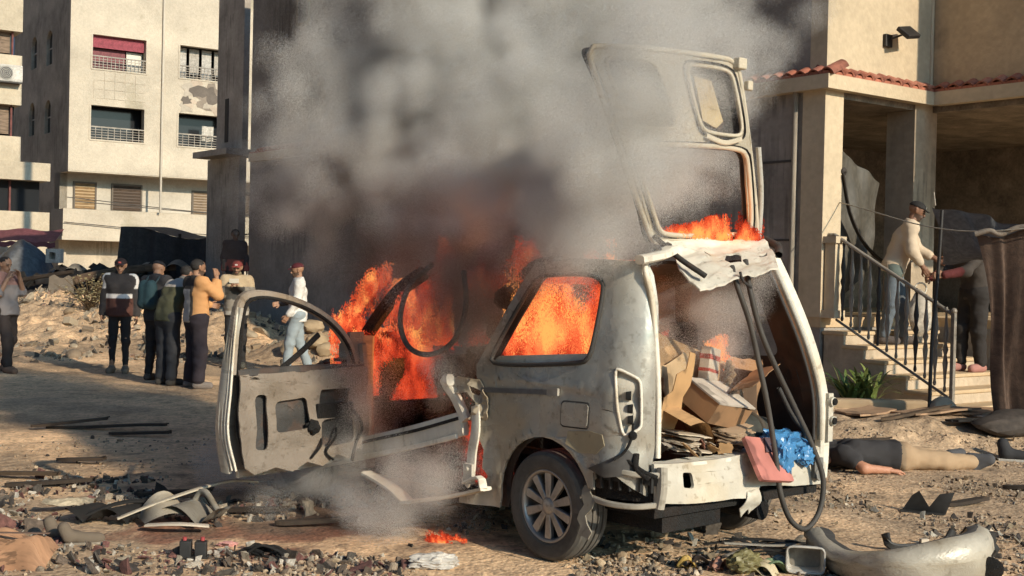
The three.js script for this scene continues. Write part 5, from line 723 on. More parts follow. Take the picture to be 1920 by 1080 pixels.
// ------------------------------------------------------------------ porch: cloths, pole, plant
seed = 515;
{
  const fold = (u, v) => { const a = u + 0.09 * Math.sin(u * 5 + v * 0.8) + 0.03 * v; return 0.08 * (fbm(a * 9 + 3, v * 1.2 + 2, 0, 2) - 0.5) * (0.6 + v) + 0.09 * Math.sin(a * 13) * (0.3 + 0.7 * v) * (0.4 + 0.6 * vnoise(a * 5, 3)) + 0.025 * Math.sin(a * 37 + v * 3) * vnoise(u * 8, v * 2 + 7); };
  const A = V(4.66, 2.14, -12.62), B = V(5.75, 2.32, -11.95), n = V(0.52, 0, 0.85);
  const g = cloth(70, 40, (u, v) => { const p = A.clone().lerp(B, u); const sag = 0.05 * Math.sin(u * 9.4) ** 2; p.y = lerp(p.y - sag, 0.16, v); p.x += 0.22 * v * (1 - u) + 0.05 * Math.sin(v * 5 + u * 4) * (1 - u); p.addScaledVector(n, fold(u, v) + 0.05 * v); return [p.x, p.y, p.z]; }, 1.3, 2);
  const c = thing('hanging_cloth', 'dark brown cloth hanging in folds in front of the porch steps', 'cloth');
  part('drape', g, M([0.115, 0.07, 0.048], { map: T.cloth, bump: 0.002 }), c);
  part('bunched_edge', tube([A.clone().add(V(-0.03, 0.01, 0.05)), A.clone().lerp(B, 0.08).add(V(0, 0.03, 0.06)), A.clone().lerp(B, 0.16).add(V(0, -0.02, 0.05)), A.clone().lerp(B, 0.28).add(V(0, 0.02, 0.04)), B], 0.028, 40, 7), M([0.36, 0.30, 0.24], { map: T.cloth }), c);
  const r = thing('clothes_line', 'thin line that holds up the brown cloth', 'line'); part('line', tube([V(...inHouse(0.3, 2.6, 0.0)), A.clone().add(V(0, 0.04, 0)), B.clone().add(V(0, 0.03, 0)), V(7.6, 2.9, -10.9)], 0.007, 40, 5), M([0.3, 0.27, 0.22]), r);
  part('pole', rod([7.6, 0, -10.9], [7.6, 3.0, -10.9], 0.03), darkMetal, r);
}
one('dark_bundle', 'dark bundle of cloth on the ground at the foot of the hanging cloth', 'bundle', blob(0.3, 0.3, 1.6, 9, 1.5, 0.45, 0.8, 3), M([0.07, 0.055, 0.045], { map: T.cloth }), onGround(5.0, -12.35, 0.08), 0.3);
one('metal_pole', 'thin dark upright pole standing before the railing', 'pole', merge([tube([V(4.40, 0.25, -13.12), V(4.42, 1.1, -13.14), V(4.47, 1.8, -13.16), V(4.50, 2.42, -13.18)], 0.02, 20, 7), new THREE.CylinderGeometry(0.05, 0.06, 0.04, 10).translate(4.40, 0.27, -13.12)]), darkMetal);
{ // tarps in the porch
  const sheetOf = (name, label, q, col, wave, sd) => { const t = thing(name, label, 'tarpaulin'); part('sheet', cloth(36, 30, (u, v) => { const p = [0, 1, 2].map((i) => lerp(lerp(q[0][i], q[1][i], u), lerp(q[3][i], q[2][i], u), v)); const w = wave * (Math.sin(u * 9 + v * 6 + sd) + 0.6 * Math.sin(u * 19 - v * 9 + sd)); p[1] -= 0.12 * Math.sin(u * Math.PI) * Math.sin(v * 3.14); return [p[0] + w * 0.5, p[1] + w * 0.4, p[2] + w]; }, 1.2, 1.2), M(col, { map: T.cloth, roughness: 0.6 }), t); part('rope', tube([V(...q[0]), V(q[0][0] - 0.02, q[0][1] + 0.15, q[0][2])], 0.006), M([0.4, 0.36, 0.3]), t); };
  sheetOf('tarpaulin', 'grey tarpaulin sagging between the two porch pillars', [inHouse(0.35, 3.32, -0.12), inHouse(1.30, 2.9, -0.16), inHouse(1.25, 1.8, -0.25), inHouse(0.36, 1.3, -0.14)], [0.10, 0.09, 0.072], 0.02, 1);
  sheetOf('tarpaulin', 'blue-grey tarpaulin stretched from the pillar towards the brown cloth', [[4.62, 2.50, -13.75], [5.35, 2.25, -12.95], [5.3, 1.95, -13.0], [4.75, 1.86, -13.85]], [0.17, 0.175, 0.18], 0.035, 4);
  const st = thing('dark_strap', 'broad dark strap hanging in a curve from the porch pillar', 'strap'); part('band', bar([inHouse(0.35, 2.95, 0.0), inHouse(0.5, 2.45, 0.02), inHouse(0.82, 2.08, 0.03), inHouse(1.3, 1.88, 0.02), inHouse(1.75, 1.92, 0.03)], 0.02, 0.13, V(0, 0, 1), 30), M([0.04, 0.034, 0.03], { map: T.cloth }), st);
  part('knot', blob(0.05, 0.3, 2, 3).translate(...inHouse(0.36, 2.98, 0.0)), M([0.04, 0.034, 0.03]), st);
  const bag = thing('white_bag', 'white bag and pale cloth hanging behind the railing', 'bag'); part('bag', blob(0.16, 0.25, 2, 8, 0.9, 1.7, 0.6, 3).translate(...inHouse(0.95, 1.28, 0.72)), M([0.6, 0.54, 0.45], { map: T.cloth }), bag); part('handle', new THREE.TorusGeometry(0.07, 0.01, 6, 14).translate(...inHouse(0.95, 1.58, 0.72)), M([0.55, 0.5, 0.42]), bag);
}
{ // strap-leaved plant at the wall
  const p = thing('garden_plant', 'green clump of strap-shaped leaves beside the car and steps', 'plant', [3.95, groundH(3.95, -14.1) + 0.0, -14.1]);
  p.scale.setScalar(1.35);
  const gm = [M([0.10, 0.15, 0.035], { roughness: 0.5 }), M([0.17, 0.21, 0.06], { roughness: 0.5 }), M([0.06, 0.10, 0.025], { roughness: 0.5 })];
  for (let i = 0; i < 90; i++) { const a = R(0, 6.283), L = R(0.28, 0.58), out = R(0.25, 0.95), w = R(0.012, 0.022), b0 = [R(-0.12, 0.12), 0, R(-0.1, 0.1)]; part('leaf', cloth(2, 8, (u, v) => { const r = L * out * v, y = L * (1.15 * v - (0.35 + 0.5 * out) * v * v), ww = w * (1 - v ** 3) * (u - 0.5) * 2; return [b0[0] + r * Math.cos(a) - ww * Math.sin(a), y + 0.006 * Math.abs(u - 0.5), b0[2] + r * Math.sin(a) + ww * Math.cos(a)]; }), gm[i % 3], p); }
  part('soil_edge', rbx(0.9, 0.1, 0.14, 0.03, 0, 0.03, 0.32), M([0.45, 0.34, 0.22], { map: T.plaster }), p);
}
// ------------------------------------------------------------------ loose wreckage on the ground
{ // torn-off bumper
  const b = thing('torn_bumper', 'torn-off silver car bumper lying on the ground at the lower right', 'bumper');
  const path = new THREE.CatmullRomCurve3([[1.86, 0, -7.55], [1.83, 0, -7.15], [1.90, 0, -6.8], [2.08, 0, -6.58], [2.32, 0, -6.56], [2.52, 0, -6.68], [2.62, 0, -6.9], [2.64, 0, -7.08]].map((p) => V(...p)));
  const sec = (t) => { const h = lerp(0.15, 0.31, sstep(0.3, 0.75, t)) * (1 - 0.25 * sstep(0.9, 1, t)); return [[-0.07, h * 0.94], [-0.02, h], [0.03, h * 0.93], [0.055, h * 0.78], [0.06, h * 0.62], [0.045, h * 0.58], [0.05, h * 0.4], [0.04, h * 0.15], [0.0, 0.0]]; };
  const bump = (off, flip) => cloth(60, 8, (u, v) => { const p = path.getPointAt(u), t = path.getTangentAt(u), n = V(-t.z, 0, t.x).multiplyScalar(-1); const s = sec(u)[Math.round(v * 8)]; p.addScaledVector(n, -(s[0] + off) + dent(u * 4, v * 2, 3, 0.015)); return [p.x, s[1] + 0.015, p.z]; }, 1.8, 0.4);
  part('cover', bump(0, 1), M([0.50, 0.475, 0.43], { map: T.paint, roughness: 0.42, bump: 0.002, metalness: 0.1 }), b);
  part('inner_face', bump(-0.012, 1), M([0.1, 0.095, 0.09], { map: T.grime }), b);
  const at = path.getPointAt(0.8); part('fog_lamp_hole', new THREE.SphereGeometry(0.07, 14, 10).scale(1.1, 0.9, 0.35).rotateY(-0.5).translate(at.x + 0.03, 0.14, at.z + 0.055), charred, b);
  part('lamp_remains', merge([bx(0.1, 0.09, 0.05, 2.68, 0.22, -7.0), rod([2.64, 0.22, -6.97], [2.72, 0.29, -7.04], 0.012), blob(0.06, 0.4, 3, 2).translate(2.66, 0.19, -6.92)]), M([0.22, 0.21, 0.19], { map: T.burnt }), b);
  part('seam', tube([0.1, 0.2, 0.32, 0.45].map((t) => { const p = path.getPointAt(t); return V(p.x - 0.02, 0.08, p.z + 0.052); }), 0.004), charred, b);
}
const plankM = [M([0.07, 0.055, 0.045], { map: T.wood }), M([0.16, 0.12, 0.085], { map: T.wood }), M([0.10, 0.08, 0.065], { map: T.wood })];
const scrapM = { light: M([0.50, 0.45, 0.38], { map: T.paint }), grey: M([0.26, 0.245, 0.225], { map: T.paint }), dark: M([0.05, 0.045, 0.04], { map: T.burnt }), white: M([0.62, 0.58, 0.51], { map: T.card }), tan: M([0.46, 0.31, 0.2], { map: T.card }) };
function lay(name, label, category, geo, m, x, z, e = [0, 0, 0], up = 0.01, group) { const o = one(name, label, category, geo, m, onGround(x, z, up), 0, group); o.rotation.set(...e); return o; }
function plank(label, x, z, L, turn, k = 0, up = 0.025, tilt = 0) { const t = thing('plank', label, 'plank', onGround(x, z, up), turn); t.rotation.set(0, turn, tilt, 'YXZ'); part('board', sheet([[-L / 2, -0.035], [-L * 0.2, -0.04], [L / 2 - 0.02, -0.03], [L / 2, -0.01], [L / 2 - 0.06, 0.01], [L / 2 - 0.01, 0.03], [0, 0.04], [-L / 2 + 0.03, 0.035], [-L / 2 - 0.03, 0.0]], [], 0.025, (x, y, w) => [x, w + 0.02 * Math.sin(x * 3), y], 0.1), plankM[k % 3], t); part('splinter', rod([L * 0.3, 0.02, 0.0], [L * 0.52, 0.05, 0.03], 0.008, 5), plankM[(k + 1) % 3], t); return t; }
plank('long charred plank lying in the shadow left of the car', -4.0, -12.5, 1.15, 0.1, 0, 0.03);
plank('charred plank crossing the long one in the shadow', -4.35, -12.45, 0.7, 0.35, 2, 0.06, 0.04);
plank('short dark plank beside the crossed pair in the shadow', -3.55, -12.1, 0.6, -0.1, 0);
plank('dark broken plank at the left edge of the dirt', -3.75, -9.5, 0.8, -0.25, 1, 0.03);
plank('thin dark plank below the broken one at the left edge', -3.35, -9.2, 0.6, 0.2, 0);
plank('stubby dark plank alone on the shaded dirt', -3.5, -10.3, 0.4, -0.1, 2);
plank('dark plank beside the bent metal heap', -2.35, -8.9, 0.5, 0.15, 0);
plank('charred slat on the dirt below the open door', -1.75, -8.35, 0.6, -0.1, 0);
plank('charred strip near the smoke below the car', -1.2, -8.0, 0.5, 0.12, 2);
plank('weathered board on the heap near the plant', 4.1, -12.6, 0.8, 0.35, 1, 0.04, 0.1);
plank('grey board end behind the lying person', 3.3, -11.8, 0.6, 0.05, 2, 0.04);
plank('dark stick beside the black plastic shard', 3.45, -9.35, 0.4, 0.5, 0);
plank('short dark stick at the right edge', 4.2, -10.0, 0.4, -0.3, 0);
{ // heap of bent sheet metal
  const h = thing('sheet_metal_heap', 'heap of bent grey sheet metal with a pale folded panel, left foreground', 'scrap heap', onGround(-2.25, -7.95, 0.0), 0.1);
  part('folded_panel', cloth(16, 12, (u, v) => [lerp(-0.12, 0.18, u) + 0.1 * v, 0.03 + 0.16 * Math.sin(u * 3.0) * (1 - v * 0.6), lerp(-0.1, 0.16, v) + 0.05 * Math.sin(u * 6)]), scrapM.light, h);
  part('bent_sheet', cloth(14, 10, (u, v) => [lerp(0.08, 0.5, u), 0.02 + 0.12 * Math.abs(Math.sin(u * 4 + v)) , lerp(-0.12, 0.14, v) + 0.08 * u]), scrapM.grey, h);
  part('bent_sheet', cloth(14, 10, (u, v) => [lerp(-0.5, -0.08, u), 0.02 + 0.09 * Math.abs(Math.sin(u * 5 + v * 2)), lerp(-0.14, 0.1, v)]), scrapM.dark, h);
  part('strip', bar([[-0.2, 0.05, 0.1], [0.1, 0.16, 0.0], [0.45, 0.24, -0.2], [0.62, 0.22, -0.3]], 0.05, 0.015, V(0, 1, 0), 14), scrapM.light, h);
  part('strip', bar([[0.0, 0.03, 0.2], [0.2, 0.05, 0.26], [0.38, 0.03, 0.22]], 0.07, 0.015, V(0, 1, 0), 10), scrapM.white, h);
  part('strip', bar([[-0.46, 0.04, 0.05], [-0.2, 0.12, -0.08], [0.1, 0.1, -0.2]], 0.05, 0.02, V(0, 1, 0), 10), scrapM.dark, h);
  part('tube_end', tube([[0.2, 0.05, -0.1], [0.3, 0.2, -0.05], [0.42, 0.1, 0.1]], 0.02, 14), scrapM.grey, h);
}
lay('rag', 'cream rag lying on the dirt at the left', 'rag', cloth(16, 10, (u, v) => [lerp(-0.16, 0.18, u), 0.02 + 0.07 * fbm(u * 4, v * 4, 0, 3), lerp(-0.07, 0.08, v) + 0.04 * Math.sin(u * 7)]), M([0.62, 0.52, 0.36], { map: T.cloth }), -2.9, -8.25);
lay('rag', 'crumpled white rag in front of the ground fire', 'rag', crumple(0.12, [1.4, 0.5, 0.8], 4.1), M([0.62, 0.58, 0.52], { map: T.cloth }), -0.40, -6.98, [0, 0.3, 0], 0.03);
{ // battery-like block
  const b = thing('battery', 'dark block with two upright halves and red caps, lower left', 'battery', onGround(-1.78, -7.12, 0), 0.1);
  part('half', rbx(0.065, 0.1, 0.07, 0.006, -0.042, 0.05, 0), blackPlastic, b); part('half', rbx(0.065, 0.095, 0.07, 0.006, 0.042, 0.048, 0), blackPlastic, b);
  for (const x of [-0.05, 0.05]) part('cap', new THREE.CylinderGeometry(0.012, 0.012, 0.02, 8).translate(x, 0.108, 0), M([0.32, 0.05, 0.05]), b);
  part('base', bx(0.17, 0.012, 0.08, 0, 0.006, 0), blackPlastic, b);
}
{ const w = thing('wire_tangle', 'tangle of burnt wires and scrap near the bottom of the frame', 'scrap', onGround(-1.42, -7.12, 0)); for (let i = 0; i < 9; i++) { const a = R(0, 6.28); part('wire', tube([[R(-0.16, 0.0), R(0.01, 0.04), R(-0.06, 0.06)], [R(-0.1, 0.1), R(0.03, 0.09), R(-0.05, 0.05)], [R(0, 0.2), R(0.01, 0.05), R(-0.06, 0.06)]], R(0.006, 0.014), 14, 5), scrapM.dark, w); } }
{ // boots and a tan carton in the corner
  const b = thing('boots', 'pair of dusty grey boots lying by the tan carton, lower left corner', 'boots', onGround(-2.66, -7.42, 0), 0.4);
  for (const [x, z, t] of [[0, 0, 0.9], [0.08, 0.17, 1.5]]) { const g = netOf([[[0, 0.045, -0.02], [0.0, 0.035, 0.15], 0.042, 0.034], [[0, 0.05, -0.04], [0, 0.11, -0.07], 0.046, 0.044], [[0, 0.03, 0.05], [0.0, 0.025, 0.17], 0.034, 0.03]], 0.03, 0.01, 0.008); const m = part('boot', g, M([0.30, 0.235, 0.17], { map: T.grime, roughness: 0.95, bump: 0.004 }), b); m.scale.setScalar(0.85); m.position.set(x, 0.0, z); m.rotation.y = t; part('sole', rbx(0.09, 0.02, 0.27, 0.008, 0, 0.0, 0.07), M([0.4, 0.34, 0.26], { map: T.grime }), m); }
  const c = thing('tan_carton', 'crushed tan carton in the lower left corner', 'carton', onGround(-2.68, -6.86, 0), 0.05);
  part('top', cloth(20, 12, (u, v) => [lerp(-0.22, 0.2, u), 0.15 + 0.03 * Math.sin(u * 7 + v * 3) - 0.1 * sstep(0.8, 1, u), lerp(-0.14, 0.14, v)]), M([0.52, 0.31, 0.19], { map: T.card }), c);
  part('side', cloth(20, 6, (u, v) => [lerp(-0.22, 0.2, u), lerp(0.15 + 0.03 * Math.sin(u * 7 + 3) - 0.1 * sstep(0.8, 1, u), 0, v), 0.14 + 0.02 * Math.sin(u * 9) * v]), M([0.44, 0.26, 0.16], { map: T.card }), c);
  part('tape', bx(0.38, 0.004, 0.03, -0.01, 0.185, 0.03), M([0.16, 0.1, 0.07]), c);
}
// litter in front of the car
{
  const tub = thing('white_tub', 'small open white plastic tub standing on its side in the litter', 'tub', onGround(1.68, -7.02, 0.0), -0.2);
  const ring = roundPoly([[-0.1, -0.07], [0.1, -0.07], [0.1, 0.07], [-0.1, 0.07]], 0.03), wh = M([0.68, 0.65, 0.58], { roughness: 0.5, map: T.grime });
  const wall = (s0, s1, z0, z1, th) => cloth(ring.length, 3, (u, v) => { const q = ring[Math.round(u * ring.length) % ring.length], s = lerp(s0, s1, v); return [q[0] * s, 0.085 + q[1] * s, lerp(z0, z1, v)]; });
  part('wall', wall(1.0, 0.85, 0.06, -0.05), wh, tub); part('base', new THREE.ShapeGeometry(shapeOf(ring)).scale(0.85, 0.85, 1).translate(0, 0.085, -0.05), M([0.35, 0.32, 0.27], { map: T.grime }), tub); part('rim', tube(ring.map((q) => V(q[0] * 1.02, 0.085 + q[1] * 1.02, 0.06)), 0.007, 60, 6, true), wh, tub);
}
const packs = [['green printed packet lying against the white tub', [0.20, 0.30, 0.18], 1.5, -7.02, 0.18, 0.1, 0.3], ['cream packet on top of the litter pile', [0.58, 0.52, 0.36], 1.44, -6.98, 0.16, 0.1, -0.4], ['pale blue wrapper among the litter', [0.25, 0.36, 0.38], 1.56, -7.1, 0.14, 0.06, 0.1], ['yellow paper carton at the left of the litter', [0.60, 0.42, 0.12], 1.02, -7.08, 0.11, 0.07, 0.2], ['reddish folded leaflet in the litter', [0.42, 0.22, 0.16], 1.2, -7.06, 0.12, 0.08, 0.9], ['dark box beside the yellow carton', [0.05, 0.04, 0.04], 1.10, -7.1, 0.12, 0.08, 0.0], ['olive crumpled bag in the litter', [0.24, 0.21, 0.09], 1.34, -7.0, 0.16, 0.12, 0.5]];
packs.forEach(([label, c, x, z, w, d, t], i) => { const o = thing('litter_item', label, 'litter', onGround(x, z, 0.01), t); o.rotation.z = R(-0.3, 0.3); if (i === 6) part('bag', crumple(0.1, [1.2, 0.7, 0.9], 6.1).translate(0, 0.05, 0), M(c, { map: T.cloth, roughness: 0.5 }), o); else { part('body', cloth(8, 8, (u, v) => [(u - 0.5) * w, 0.055 * Math.sin(u * 3.14) + 0.015 * Math.sin(v * 9 + i), (v - 0.5) * d]), M(c, { map: T.card, roughness: 0.6 }), o); part('back', cloth(6, 6, (u, v) => [(u - 0.5) * w, 0.004 + 0.01 * Math.sin(u * 8), (v - 0.5) * d]), M(c.map((k) => k * 0.7), { map: T.card }), o); } });
{ const s = thing('plastic_shard', 'jagged black plastic shard standing on the dirt to the right', 'shard', onGround(3.0, -9.05, 0), -0.3); part('blade', sheet([[-0.14, 0], [0.16, 0], [0.22, 0.17], [0.12, 0.15], [0.05, 0.05], [-0.02, 0.16], [-0.07, 0.12]], [], 0.012, (x, y, w) => [x, y, w + 0.1 * y + 0.03 * Math.sin(x * 9)], 0.06), blackPlastic, s); part('foot', bx(0.3, 0.012, 0.08, 0, 0.008, 0.03), blackPlastic, s); }
{ const s = thing('plastic_shard', 'curved black plastic trim inside the torn bumper', 'shard', onGround(2.55, -7.75, 0), 0.2); part('strip', bar([[-0.22, 0.1, 0], [-0.2, 0.03, 0.02], [0, 0.02, 0.04], [0.2, 0.05, 0.0], [0.24, 0.11, 0]], 0.03, 0.05, V(0, 1, 0), 18), blackPlastic, s); part('clip', bx(0.05, 0.04, 0.03, 0.02, 0.05, 0.04), scrapM.white, s); }
{ const s = thing('shoe', 'dark shoe lying beyond the feet of the lying person', 'shoe', onGround(4.62, -11.62, 0), 1.2); part('upper', netOf([[[0, 0.06, 0], [0, 0.05, 0.18], 0.06, 0.045], [[0, 0.06, 0], [0, 0.15, -0.03], 0.06, 0.055]], 0.04, 0.012, 0.006), M([0.05, 0.05, 0.055], { map: T.cloth }), s); part('sole', rbx(0.11, 0.025, 0.3, 0.008, 0, 0.005, 0.07), M([0.4, 0.38, 0.34]), s); }
for (const [label, x, z, w, d, t, m] of [['broad tan slab of board on the heap by the stairs', 4.35, -12.9, 0.75, 0.5, 0.3, 'tan'], ['broken tan board in front of the stair foot', 4.75, -12.95, 0.6, 0.35, -0.2, 'tan'], ['pale broken board beside the plant', 3.7, -13.0, 0.55, 0.4, 0.6, 'tan'], ['grey flat scrap near the stair post', 4.95, -12.75, 0.4, 0.25, 0.1, 'grey'], ['dark flat scrap on the heap', 4.55, -12.45, 0.35, 0.2, 0.4, 'dark']]) lay('board_scrap', label, 'board', ragged(w, d, 0.03, 0.02, 0.015).rotateX(-Math.PI / 2), scrapM[m], x, z, [R(-0.1, 0.1), t, R(-0.1, 0.1)], 0.04);
lay('stone_block', 'pale broken stone at the foot of the railing post', 'stone', blob(0.13, 0.25, 1.5, 3, 1.2, 0.9, 0.9), M([0.5, 0.42, 0.32], { map: T.plaster }), 4.55, -13.15, [0, 0.4, 0], 0.07);
lay('scrap_piece', 'pinkish scrap on the reddish dirt, lower left', 'scrap', crumple(0.05, [1.4, 0.4, 0.8], 2.2), M([0.5, 0.25, 0.22]), -1.66, -7.45, [0, 0.2, 0], 0.01);
lay('scrap_piece', 'pale scrap between the battery block and the wire tangle', 'scrap', crumple(0.05, [1.3, 0.4, 0.8], 5.2), scrapM.white, -1.72, -6.92, [0, 0.9, 0], 0.01);
// bent metal under the rear of the car
{ const s = thing('exhaust_scrap', 'bent exhaust and metal strips on the ground under the rear of the car', 'scrap', inCar(0.35, 0, 0.5), CAR_T); for (let i = 0; i < 5; i++) part('strip', bar([[R(-0.5, -0.2), R(0.02, 0.12), R(-0.2, 0.2)], [R(-0.1, 0.1), R(0.03, 0.12), R(-0.1, 0.2)], [R(0.2, 0.55), R(0.02, 0.06), R(0.0, 0.3)]], 0.035, 0.012, V(0, 1, 0), 12), i % 2 ? scrapM.grey : scrapM.dark, s); }
// ------------------------------------------------------------------ loose stones and rubble
function scatter(name, label, n, where, sizes, cols, geo) {
  const im = new THREE.InstancedMesh(geo, new THREE.MeshStandardMaterial({ roughness: 0.95, color: 0xffffff, map: T.grime, side: THREE.DoubleSide }), n), m = new THREE.Matrix4(), q = new THREE.Quaternion(), e = new THREE.Euler(), c = new THREE.Color();
  for (let i = 0; i < n; i++) { let x, z; for (let k = 0; k < 12; k++) { [x, z] = where(); if (rnd() < sstep(0.40, 0.62, fbm(x * 1.3 + 17, z * 1.3 + 5, 0, 3))) break; } const s = sizes[0] + (sizes[1] - sizes[0]) * rnd() ** 2.2 * (rnd() < 0.06 ? 2.2 : 1); q.setFromEuler(e.set(R(0, 6), R(0, 6), R(0, 6))); im.setMatrixAt(i, m.compose(V(x, groundH(x, z) + s * 0.25, z), q, V(s * R(0.7, 1.5), s * R(0.4, 1), s * R(0.7, 1.3)))); const k = cols[Math.floor(rnd() * cols.length)], v = R(0.75, 1.2); im.setColorAt(i, c.setRGB(k[0] * v, k[1] * v, k[2] * v)); }
  im.name = name; shade(im); im.userData = { label, category: 'rubble', kind: 'stuff' }; scene.add(im);
}
const stoneG = toCreasedNormals(blob(1, 0.35, 1.3, 5, 1, 1, 1, 1), 0.3), chipG = (() => { const g = uvBox(new THREE.BoxGeometry(1.6, 0.35, 1, 2, 1, 2)), p = g.attributes.position; for (let i = 0; i < p.count; i++) { const k = (a) => (hash3(Math.round(p.getX(i) * 10), Math.round(p.getY(i) * 10), Math.round(p.getZ(i) * 10) + a) - 0.5) * 0.4; p.setXYZ(i, p.getX(i) + k(1), p.getY(i) + k(2) * 0.4, p.getZ(i) + k(3)); } g.computeVertexNormals(); return g; })();
const earth = [[0.46, 0.34, 0.22], [0.38, 0.28, 0.19], [0.54, 0.41, 0.27], [0.32, 0.25, 0.18]], mixed = [...earth, ...earth, [0.12, 0.09, 0.07], [0.06, 0.05, 0.04], [0.58, 0.48, 0.36]];
scatter('pebbles', 'small pebbles and grit strewn over the dirt', 4200, () => { const z = -5.9 - 6 * rnd() ** 1.8; return [R(-0.44, 0.46) * -z, z]; }, [0.003, 0.016], mixed, stoneG);
scatter('gravel', 'dense gravel and charred bits to the right of the car', 7000, () => [R(1.2, 5), R(-12.2, -6.6)], [0.003, 0.02], mixed, chipG);
scatter('gravel_band', 'gravel along the bottom of the scene in front of the wheels', 1700, () => [R(-1.2, 2.4), R(-7.4, -6.6)], [0.003, 0.017], mixed, stoneG);
scatter('charred_bits', 'charred flakes and small scraps strewn over the near left dirt', 1900, () => [R(-3.6, -0.5), R(-9.6, -6.7)], [0.006, 0.045], [[0.06, 0.05, 0.045], [0.1, 0.085, 0.07], [0.16, 0.12, 0.09], [0.4, 0.34, 0.26], [0.55, 0.5, 0.42], [0.2, 0.09, 0.075]], chipG);
scatter('scrap_litter', 'torn paper and plastic scraps strewn around the rear wheel and bumper', 700, () => [R(-0.8, 4.2), R(-9.5, -6.6)], [0.006, 0.04], [[0.06, 0.05, 0.045], [0.5, 0.46, 0.38], [0.3, 0.24, 0.16], [0.1, 0.085, 0.07]], chipG);
scatter('rubble', 'rubble of stones and broken blocks on the dirt mounds', 4600, () => { for (let k = 0; k < 30; k++) { const x = R(-17, -1.8), z = R(-31, -19.5), l = mound(x, z, -8.6, -27.5, 3.6, 4.2, 1) + mound(x, z, -13, -29, 5, 3.6, 1) + mound(x, z, -5.6, -25.2, 1.6, 1.6, 0.9) + mound(x, z, -3.2, -22.2, 1.1, 1.0, 1) + mound(x, z, -7, -22.5, 4, 1.6, 0.5); if (rnd() < l * 1.1) return [x, z]; } return [R(-12, -6), R(-29, -25)]; }, [0.015, 0.085], [[0.46, 0.38, 0.28], [0.38, 0.31, 0.23], [0.5, 0.42, 0.31], [0.3, 0.25, 0.19], [0.14, 0.12, 0.1], [0.34, 0.23, 0.17]], chipG);
for (let i = 0; i < 44; i++) { const x = R(-11.5, -4.6), z = R(-25.8, -21.2), s = R(0.06, 0.13); lay('rubble_block', 'broken pale masonry block lying on the rubble slope behind the onlookers', 'masonry', i % 2 ? blob(s, 0.3, 1.5, i, 1.3, 0.7, 1) : rbx(s * 2.2, s * 1.1, s * 1.3, 0.015), [M([0.52, 0.44, 0.33], { map: T.plaster }), M([0.46, 0.36, 0.25], { map: T.stained }), M([0.38, 0.3, 0.22], { map: T.stained })][i % 3], x, z, [R(-0.4, 0.4), R(0, 6), R(-0.4, 0.4)], s * 0.35, 'masonry blocks on the rubble slope'); }
for (let i = 0; i < 7; i++) { const x = [-3.7, -3.3, -2.9, -3.1, -2.6, -3.5, -2.75][i], z = [-21.3, -21.4, -21.6, -21.2, -21.9, -22, -21.3][i]; lay('rubble_block', 'sunlit broken block in the small rubble heap seen through the car door', 'masonry', blob(R(0.12, 0.2), 0.35, 1.6, i + 50, 1.3, 0.8, 1), M([0.52, 0.4, 0.26], { map: T.plaster }), x, z, [R(-0.4, 0.4), R(0, 6), 0], 0.08, 'blocks in the small heap behind the door'); }
// dry shrub on the mound
{ const s = thing('dry_shrub', 'dry brown shrub growing on the rubble mound', 'shrub', onGround(-8.75, -26.0, 0)); const tm = M([0.24, 0.18, 0.11], { map: T.wood }), lm = M([0.26, 0.22, 0.11], { transmission: 0.3, roughness: 1 }); const twigs = [], leaves = []; for (let i = 0; i < 60; i++) { const a = R(0, 6.28), o = R(0.2, 0.75), h = R(0.3, 0.75); const tip = [o * Math.cos(a), h, o * Math.sin(a)]; twigs.push(tube([[R(-0.1, 0.1), 0, R(-0.1, 0.1)], [tip[0] * 0.4, h * 0.55, tip[2] * 0.4], tip], 0.006, 5, 4)); for (let k = 0; k < 10; k++) leaves.push(clean(new THREE.PlaneGeometry(0.05, 0.025)).rotateX(R(0, 6)).rotateY(R(0, 6)).translate(tip[0] * R(0.5, 1.05) + R(-0.06, 0.06), h * R(0.5, 1.05), tip[2] * R(0.5, 1.05) + R(-0.06, 0.06))); } part('twigs', merge(twigs), tm, s); part('leaves', merge(leaves), lm, s); }
